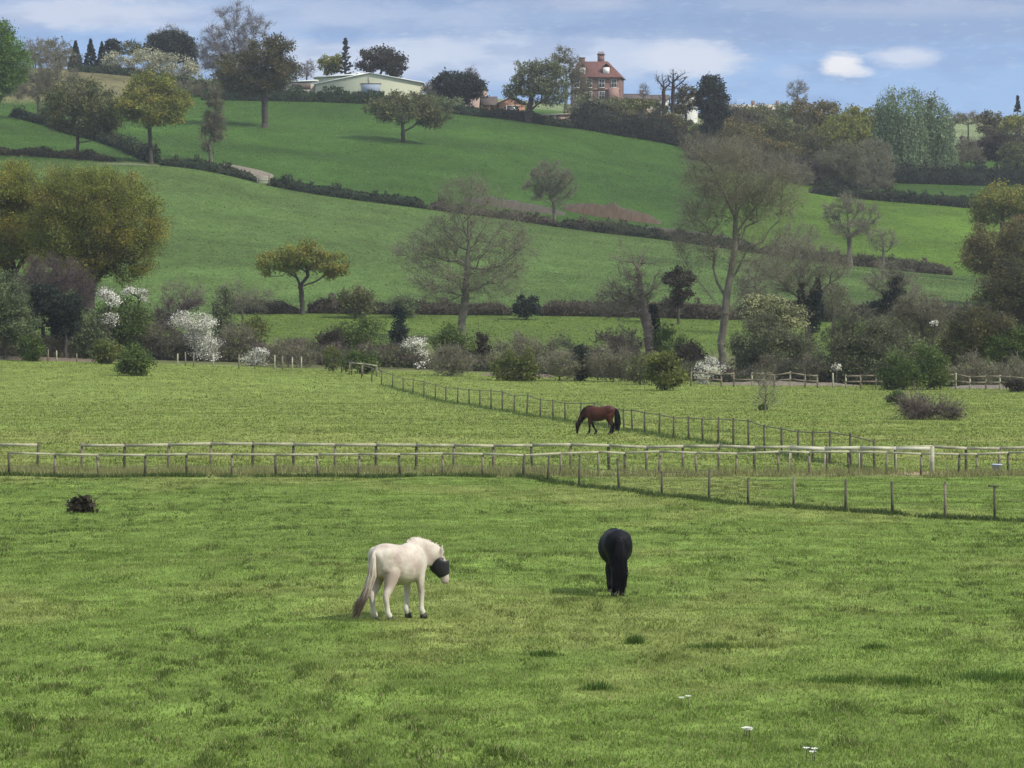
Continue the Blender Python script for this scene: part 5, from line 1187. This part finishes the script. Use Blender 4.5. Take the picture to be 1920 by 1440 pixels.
tuft(1640, gd(1218), 0.35, 0.10, 300, DGc, 'small dark tussock at the right above the long dark patch', 5, 'grass_patch', 'grass', None, 'stuff')
tuft(1580, gd(1276), 0.9, 0.11, 550, DGc, 'left half of the long dark grass patch at lower right', 6, 'grass_patch', 'grass', None, 'stuff')
tuft(1700, gd(1280), 0.8, 0.13, 550, DGc, 'middle of the long dark grass patch at lower right', 7, 'grass_patch', 'grass', None, 'stuff')
tuft(1860, gd(1270), 1.1, 0.12, 700, DGc, 'right end of the long dark grass patch at the right edge', 8, 'grass_patch', 'grass', None, 'stuff')
def daisies(px, py, n, label, seed):
    r = np.random.default_rng(seed); D = gd(py); p = P(px, D); mb = MB(); st = MB()
    for k in range(n):
        x, y = r.normal(0, 0.035), r.normal(0, 0.06); z = 0.07 + 0.09 * r.random()
        st.bar((x, y, 0), (x, y, z), 0.004, 4); m_ = 9
        V = [(x, y, z + 0.008)]; Fc = []
        for j in range(m_):
            a_ = 2 * math.pi * j / m_; d = 0.05
            V += [(x + d * math.cos(a_ - 0.25), y + d * math.sin(a_ - 0.25), z + 0.03), (x + d * math.cos(a_ + 0.25), y + d * math.sin(a_ + 0.25), z + 0.03)]
            Fc.append((0, len(V) - 2, len(V) - 1))
        mb.add(V, [Fc])
    e = empty('daisy', p, 0, label, 'flower', 'white flowers in the near paddock')
    mb.build('petals', simple('petal_white', (0.78, 0.78, 0.72), 0.6, 0.03), e); st.build('stalk', M_bark, e)
daisies(1404, 1380, 6, 'larger white flower clump in the lower right grass', 1)
daisies(1527, 1434, 3, 'white flower at the bottom edge right of the larger clump', 2)
daisies(1281, 1317, 2, 'faint single white flower left of and above the larger clump', 3)

# ---------------------------------------------------------------- horses
def loft(rings, hint=(0, 1, 0), nseg=18):
    """rings: (centre, half width, half height[, hint]) -> closed tube of ellipses"""
    P_ = [np.array(r_[0], float) for r_ in rings]; V = []; n = nseg
    for i, r_ in enumerate(rings):
        t_ = P_[min(i + 1, len(P_) - 1)] - P_[max(i - 1, 0)]; t_ /= np.linalg.norm(t_)
        h_ = np.array(r_[3] if len(r_) > 3 else hint, float); s_ = h_ - t_ * h_.dot(t_); s_ /= np.linalg.norm(s_); u_ = np.cross(s_, t_)
        for k in range(n):
            a_ = 2 * math.pi * k / n; V.append(P_[i] + s_ * math.cos(a_) * r_[1] + u_ * math.sin(a_) * r_[2])
    Q = [(i * n + k, i * n + (k + 1) % n, (i + 1) * n + (k + 1) % n, (i + 1) * n + k) for i in range(len(rings) - 1) for k in range(n)]
    a0 = len(V); V.append(P_[0]); V.append(P_[-1]); m_ = (len(rings) - 1) * n
    T_ = [(a0, (k + 1) % n, k) for k in range(n)] + [(a0 + 1, m_ + k, m_ + (k + 1) % n) for k in range(n)]
    return np.array(V), Q, T_
def spline(rings, sub=4):
    """Catmull-Rom through the rings"""
    A = [np.concatenate([np.array(r_[0], float), [r_[1], r_[2]], np.array(r_[3] if len(r_) > 3 else (0, 1, 0), float)]) for r_ in rings]
    A = [A[0] * 2 - A[1]] + A + [A[-1] * 2 - A[-2]]; out = []
    for i in range(1, len(A) - 2):
        for k in range(sub):
            t_ = k / sub; p0_, p1, p2, p3 = A[i - 1:i + 3]
            out.append(0.5 * ((2 * p1) + (-p0_ + p2) * t_ + (2 * p0_ - 5 * p1 + 4 * p2 - p3) * t_ ** 2 + (-p0_ + 3 * p1 - 3 * p2 + p3) * t_ ** 3))
    out.append(A[-2])
    return [(o_[:3], max(o_[3], 0.006), max(o_[4], 0.006), o_[5:]) for o_ in out]
def build_horse(name_label, loc, heading, scale, neck, head, legs, coat, hoofm, hairm, belly=1.0, tail=None, mane=True, group=None, tailw=1.0, fat=1.0, manem=None):
    """body in metres: x forward, y left, z up. neck, head: rings; legs: dict of joint lists"""
    root = empty('horse', loc, heading, name_label, 'horse', group); root.scale = (scale,) * 3
    parts = []
    W = fat
    torso = [((-.80, 0, 1.13), .07, .13), ((-.75, 0, 1.14), .17 * W, .24), ((-.62, 0, 1.14), .255 * W, .31), ((-.45, 0, 1.145), .285 * W, .335), ((-.25, 0, 1.10), .285 * W, .34 * belly), ((0, 0, 1.045), .31 * W * belly, .365 * belly),
             ((.22, 0, 1.045), .30 * W, .375), ((.40, 0, 1.08), .255 * W, .385), ((.55, 0, 1.11), .215 * W, .33), ((.68, 0, 1.10), .17, .24), ((.77, 0, 1.09), .09, .14)]
    parts.append(loft(spline(torso), nseg=26)); parts.append(loft(spline(neck), nseg=20)); parts.append(loft(spline(head), nseg=18))
    for s_ in (-1, 1):      # haunch, shoulder and hip muscle
        parts.append(loft(spline([((-.70, .12 * s_, 1.22), .08, .12), ((-.58, .17 * s_, 1.24), .115, .18), ((-.45, .185 * s_, 1.20), .11, .19), ((-.34, .19 * s_, 1.15), .07, .12)]), nseg=14))
        parts.append(loft(spline([((.36, .13 * s_, 1.36), .06, .07), ((.45, .165 * s_, 1.22), .085, .11), ((.53, .17 * s_, 1.05), .085, .12), ((.50, .16 * s_, .92), .08, .11)]), nseg=14))
        parts.append(loft([((-.30, .17 * s_, 1.34), .03, .03), ((-.36, .175 * s_, 1.345), .05, .05), ((-.43, .16 * s_, 1.34), .03, .03)], nseg=10))
    # ears
    poll = np.array(head[0][0], float); hd = np.array(head[1][0], float) - poll; hd /= np.linalg.norm(hd)
    hh_ = np.array(head[0][3] if len(head[0]) > 3 else (0, 1, 0), float); sd_ = hh_ - hd * hh_.dot(hd); sd_ /= np.linalg.norm(sd_)
    for s_ in (-1, 1):
        b0 = poll + sd_ * 0.065 * s_ + hd * 0.02; e1 = b0 - hd * 0.12 + sd_ * 0.03 * s_; e2 = b0 - hd * 0.22 + sd_ * 0.02 * s_
        parts.append(loft([(b0, .036, .032), (e1, .044, .028), (e2, .014, .013)], hint=tuple(sd_), nseg=8))
    hoofs = []
    for key, J in legs.items():
        fore = key[0] == 'f'; s_ = 1 if key[1] == 'l' else -1
        y = J[0][1]
        if fore:
            rad = [(.12, .17), (.10, .14), (.066, .078), (.062, .068), (.045, .052), (.056, .064), (.058, .066), (.060, .068)]
        else:
            rad = [(.16, .26), (.145, .22), (.088, .115), (.058, .078), (.046, .056), (.056, .062), (.060, .066), (.062, .070)]
        rings = [((jx, jy, jz), a_, b_) for (jx, jy, jz), (a_, b_) in zip(J, rad)]
        parts.append(loft(spline(rings, 4), nseg=14))
        c_ = np.array(J[-1], float); c_[2] += 0.0; tdir = np.array([0.035, 0, 0])
        low = np.array([c_[0] + 0.03, c_[1], 0.0])
        hoofs.append([(c_ + np.array([0.01, 0, -0.005]), .062, .068), (low, .072, .080)])
    V = []; Fq = []; Ft = []; n0 = 0
    for (v, q_, t_) in parts:
        V.append(v); Fq += [tuple(i + n0 for i in f_) for f_ in q_]; Ft += [tuple(i + n0 for i in f_) for f_ in t_]; n0 += len(v)
    bo = mesh_np('body', np.concatenate(V), [Fq, Ft], coat, root)
    md = bo.modifiers.new('union', 'REMESH'); md.mode = 'VOXEL'; md.voxel_size = 0.016; md.use_smooth_shade = True
    m2 = bo.modifiers.new('soft', 'SMOOTH'); m2.iterations = 5; m2.factor = 0.5
    dg = bpy.context.evaluated_depsgraph_get(); me = bpy.data.meshes.new_from_object(bo.evaluated_get(dg)); me.name = 'body'
    bo.modifiers.clear(); bo.data = me
    if not me.materials: me.materials.append(coat)
    for h_ in hoofs:
        v, q_, t_ = loft(h_, hint=(0, 1, 0), nseg=14); mesh_np('hoof', v, [q_, t_], hoofm, root, smooth=False)
    # tail
    r = np.random.default_rng(int(scale * 100) + len(name_label))
    tp_ = tail or [(-.80, 0, 1.30), (-.90, 0, 1.22), (-.95, 0, .95), (-.94, 0, .60), (-.92, 0, .25)]
    tr_ = [(tp_[0], .035, .035), (tp_[1], .055 * tailw, .05), (tp_[2], .085 * tailw, .075 * tailw), (tp_[3], .095 * tailw, .085 * tailw), (tp_[4], .02, .02)]
    v, q_, t_ = loft(spline(tr_, 5), nseg=12)
    Vs = [v]; Qs = [np.array(q_)]; Ts = [np.array(t_)]; off = len(v)
    A = [np.array(p_, float) for p_ in tp_]
    for k in range(150):
        a_ = r.random() * 6.28; rad_ = (0.055 + 0.055 * r.random()) * tailw; pts = []
        for j, c_ in enumerate(A): pts.append(c_ + np.array([math.cos(a_), math.sin(a_), 0]) * rad_ * (0.3, 0.6, 1, 1.15, 0.9)[j] + np.array([0, 0, 0.32 * r.random() ** 1.5 - 0.06 if j == 4 else 0]) + r.normal(0, 0.012, 3) * (j > 1))
        B0 = np.array(pts[:-1]); B1 = np.array(pts[1:]); vv, qq = frusta(B0, B1, np.array([.008, .010, .010, .008]), np.array([.010, .010, .008, .002]), 4)
        Vs.append(vv); Qs.append(qq + off); off += len(vv)
    mesh_np('tail', np.concatenate(Vs), [np.concatenate(Qs), np.concatenate(Ts)], hairm, root, smooth=True)
    if mane:
        # strands falling from the crest
        nk = spline(neck, 6); Vs = []; Qs = []; off = 0
        side = mane
        for i in range(2, len(nk) - 1):
            c_, w_, h_, hn = nk[i]; t_ = nk[min(i + 1, len(nk) - 1)][0] - nk[i - 1][0]; t_ /= np.linalg.norm(t_); s_ = hn - t_ * hn.dot(t_); s_ /= np.linalg.norm(s_); u_ = np.cross(s_, t_)
            if u_[2] < 0 and abs(t_[2]) < 0.8: u_ = -u_
            for k in range(9):
                a0 = c_ + u_ * (h_ - 0.03) + r.normal(0, .012, 3); m0 = a0 + u_ * 0.022 + s_ * side * 0.10; e0 = m0 + s_ * side * 0.05 - u_ * (0.12 + 0.08 * r.random()) + r.normal(0, .02, 3)
                vv, qq = frusta(np.array([a0, m0]), np.array([m0, e0]), np.array([.012, .014]), np.array([.014, .004]), 4); Vs.append(vv); Qs.append(qq + off); off += len(vv)
        mesh_np('mane', np.concatenate(Vs), [np.concatenate(Qs)], manem or hairm, root, smooth=True)
    return root
def coatmat(name, c, c2, lowc=None, rough=0.55, sc_=2.2, zlow=(0.15, 0.6)):
    m, t, b = mat_new(name)
    tcn = nd(t, 'ShaderNodeTexCoord'); n = nd(t, 'ShaderNodeTexNoise', i_Scale=sc_, i_Detail=4.0); t.links.new(tcn.outputs['Object'], n.inputs['Vector'])
    mr = nd(t, 'ShaderNodeMapRange', i_1=0.38, i_2=0.62); t.links.new(n.outputs['Fac'], mr.inputs[0])
    mx = nd(t, 'ShaderNodeMix', data_type='RGBA'); mx.inputs[6].default_value = (*c, 1); mx.inputs[7].default_value = (*c2, 1); t.links.new(mr.outputs[0], mx.inputs[0])
    out = mx.outputs[2]
    if lowc:
        sp = nd(t, 'ShaderNodeSeparateXYZ'); t.links.new(tcn.outputs['Object'], sp.inputs[0])
        m2 = nd(t, 'ShaderNodeMapRange', i_1=zlow[1], i_2=zlow[0]); t.links.new(sp.outputs[2], m2.inputs[0])
        mx2 = nd(t, 'ShaderNodeMix', data_type='RGBA'); t.links.new(m2.outputs[0], mx2.inputs[0]); t.links.new(out, mx2.inputs[6]); mx2.inputs[7].default_value = (*lowc, 1); out = mx2.outputs[2]
    t.links.new(out, b.inputs['Base Color']); b.inputs['Roughness'].default_value = rough; b.inputs['Specular IOR Level'].default_value = 0.12
    b.inputs['Sheen Weight'].default_value = 0.0
    f_ = nd(t, 'ShaderNodeTexNoise', i_Scale=60.0, i_Detail=3.0); t.links.new(tcn.outputs['Object'], f_.inputs['Vector'])
    bp_ = nd(t, 'ShaderNodeBump', i_Strength=0.35, i_Distance=0.01); t.links.new(f_.outputs['Fac'], bp_.inputs['Height']); t.links.new(bp_.outputs[0], b.inputs['Normal'])
    return m
def FL(y, knee=0.03, foot=0.0, lift=0.0):
    return [(.47, y * 0.95, 1.02), (.47, y, .90), (.47 + knee * .6, y, .60), (.47 + knee, y, .50), (.47 + knee * .5 + foot * .5, y, .30), (.47 + foot, y, .18), (.50 + foot, y, .13), (.52 + foot, y, .10)]
def HL(y, foot=0.0, st=0.0):
    return [(-.52, y * 0.75, 1.10), (-.47 + st, y, .93), (-.56 + foot * .3, y, .66), (-.68 + foot * .6, y, .49), (-.66 + foot * .85, y, .30), (-.65 + foot, y, .18), (-.61 + foot, y, .13), (-.59 + foot, y, .10)]
# white horse: quarters towards us, walking away to the right, head lowered and turned
th = math.radians(57)
Dh = 70.0
p = P(748, Dh); 
sh_ = (-.66, -.60, 0)
neck = [((.34, 0, 1.15), .18, .30), ((.50, 0, 1.195), .17, .33), ((.66, -.02, 1.225), .150, .305), ((.82, -.09, 1.21), .13, .26, (.2, 0.95, 0)), ((.94, -.17, 1.19), .11, .20, (.5, .78, 0)), ((1.01, -.23, 1.12), .09, .14, (.84, .545, 0))]
hq = (.84, .545, 0)
head = [((1.030, -0.240, 1.19), .085, .095, hq), ((1.010, -0.220, 1.09), .105, .150, hq), ((1.020, -0.235, .99), .10, .180, hq), ((1.050, -0.280, .87), .078, .130, hq), ((1.075, -0.315, .76), .062, .088, hq), ((1.080, -0.320, .68), .062, .08, hq), ((1.080, -0.320, .64), .045, .05, hq)]
M_white = coatmat('cream_white_coat', (0.49, 0.445, 0.365), (0.345, 0.28, 0.235), (0.52, 0.49, 0.39), 0.75, 3.2)
M_whair = coatmat('pale_horse_hair', (0.52, 0.46, 0.37), (0.42, 0.34, 0.27), (0.12, 0.092, 0.07), 0.75, 5.0, (0.35, 0.85))
M_hoof = simple('hoof_horn', (0.035, 0.030, 0.022), 0.6, 0.2)
wh = build_horse('cream white horse seen from behind wearing a black fly mask', p, th, 1.0, neck, head,
    dict(fl=FL(.15, .02, -.02), fr=FL(-.15, .06, .06), hl=HL(.16, .03), hr=HL(-.15, .06)), M_white, M_hoof, M_whair,
    tail=[(-.78, .0, 1.34), (-.845, .0, 1.22), (-.86, .02, .88), (-.94, .13, .50), (-1.04, .29, .14)], mane=0.3, fat=1.07, tailw=0.66, manem=M_white, belly=1.05)
# fly mask over the face
mk = [((1.030, -0.240, 1.155), .098, .105, hq), ((1.010, -0.220, 1.09), .119, .166, hq), ((1.020, -0.235, .99), .114, .197, hq), ((1.050, -0.280, .87), .092, .146, hq), ((1.073, -0.310, .79), .078, .108, hq)]
v, q_, t_ = loft(spline(mk, 4), nseg=20)
M_mask = simple('black_mesh_fabric', (0.010, 0.010, 0.012), 0.55, 0.2, 20.0, spec=0.4)
mesh_np('fly_mask', v, [q_, t_], M_mask, wh, smooth=True)
v, q_, t_ = loft([((.955, -.12, 1.10), .105, .165, hq), ((.975, -.13, 1.07), .108, .168, hq)], nseg=20); 
# black horse from behind, head down out of sight
Db = 76.3; p = P(1154, Db)
M_black = coatmat('black_coat', (0.0035, 0.0035, 0.005), (0.006, 0.006, 0.008), None, 0.6)
M_bhair = simple('black_hair', (0.006, 0.006, 0.008), 0.65, 0.3, 8.0, spec=0.12)
neckg = [((.38, 0, 1.12), .18, .31), ((.58, 0, 1.13), .14, .27), ((.78, 0, 1.00), .105, .20), ((.98, 0, .80), .085, .155), ((1.10, 0, .64), .075, .13)]
headg = [((1.10, 0, .66), .075, .09), ((1.17, 0, .52), .095, .135), ((1.21, 0, .42), .088, .125), ((1.23, 0, .29), .066, .092), ((1.24, 0, .17), .053, .07), ((1.245, 0, .09), .050, .06), ((1.25, 0, .05), .035, .04)]
bh = build_horse('black horse seen from directly behind, head down out of view', p, math.radians(95), 0.93, neckg, headg,
    dict(fl=FL(.06, .02, .0), fr=FL(-.10, .04, .08), hl=HL(.10, .02), hr=HL(-.09, .10)), M_black, M_hoof, M_bhair, mane=-0.6, fat=1.14, belly=1.10, tailw=1.25,
    tail=[(-.79, .0, 1.32), (-.87, .0, 1.22), (-.90, .0, .90), (-.89, -.01, .50), (-.86, -.02, .12)])
for o in bh.children: pass
# brown horse grazing side on
Dr = 187.0; p = P(1124, Dr)
M_bay = coatmat('dark_bay_coat', (0.060, 0.020, 0.012), (0.045, 0.014, 0.009), (0.010, 0.007, 0.006), 0.38, 2.2, (0.45, 0.8))
neckb = [((.38, 0, 1.14), .18, .31), ((.58, 0, 1.17), .14, .27), ((.78, 0, 1.02), .105, .20), ((.93, 0, .82), .085, .155), ((1.02, 0, .66), .075, .13)]
headb = [((1.01, 0, .70), .075, .09), ((1.08, 0, .56), .095, .135), ((1.11, 0, .45), .088, .125), ((1.12, 0, .30), .066, .092), ((1.13, 0, .17), .053, .07), ((1.13, 0, .08), .050, .06), ((1.13, 0, .04), .035, .04)]
rh_ = build_horse('dark bay brown horse grazing sideways in the far paddock', p, math.radians(180 - 8), 1.0, neckb, headb,
    dict(fl=FL(.14, .01, .02), fr=FL(-.14, -.12, -.30), hl=HL(.15, .06), hr=HL(-.15, -.02)), M_bay, M_hoof, M_bhair, mane=0.6, tailw=1.2,
    tail=[(-.79, .0, 1.32), (-.88, .02, 1.24), (-.93, .03, .92), (-.93, .03, .55), (-.90, .03, .22)])

# ---------------------------------------------------------------- air
HAZE = 0.0001
if HAZE:
    mb = MB(); mb.box((0, 1080, 84), (5200, 2600, 180)); hz_ = mb.build('haze', bpy.data.materials.new('haze'), None)
    m = hz_.data.materials[0]; m.use_nodes = True; t = m.node_tree
    for n_ in list(t.nodes): t.nodes.remove(n_)
    out = nd(t, 'ShaderNodeOutputMaterial'); pv = nd(t, 'ShaderNodeVolumePrincipled'); pv.inputs['Color'].default_value = (0.92, 0.95, 1.0, 1); pv.inputs['Density'].default_value = HAZE; pv.inputs['Anisotropy'].default_value = 0.3
    t.links.new(pv.outputs[0], out.inputs['Volume'])
    tag(hz_, 'thin bluish haze over the valley', 'haze', kind='stuff')
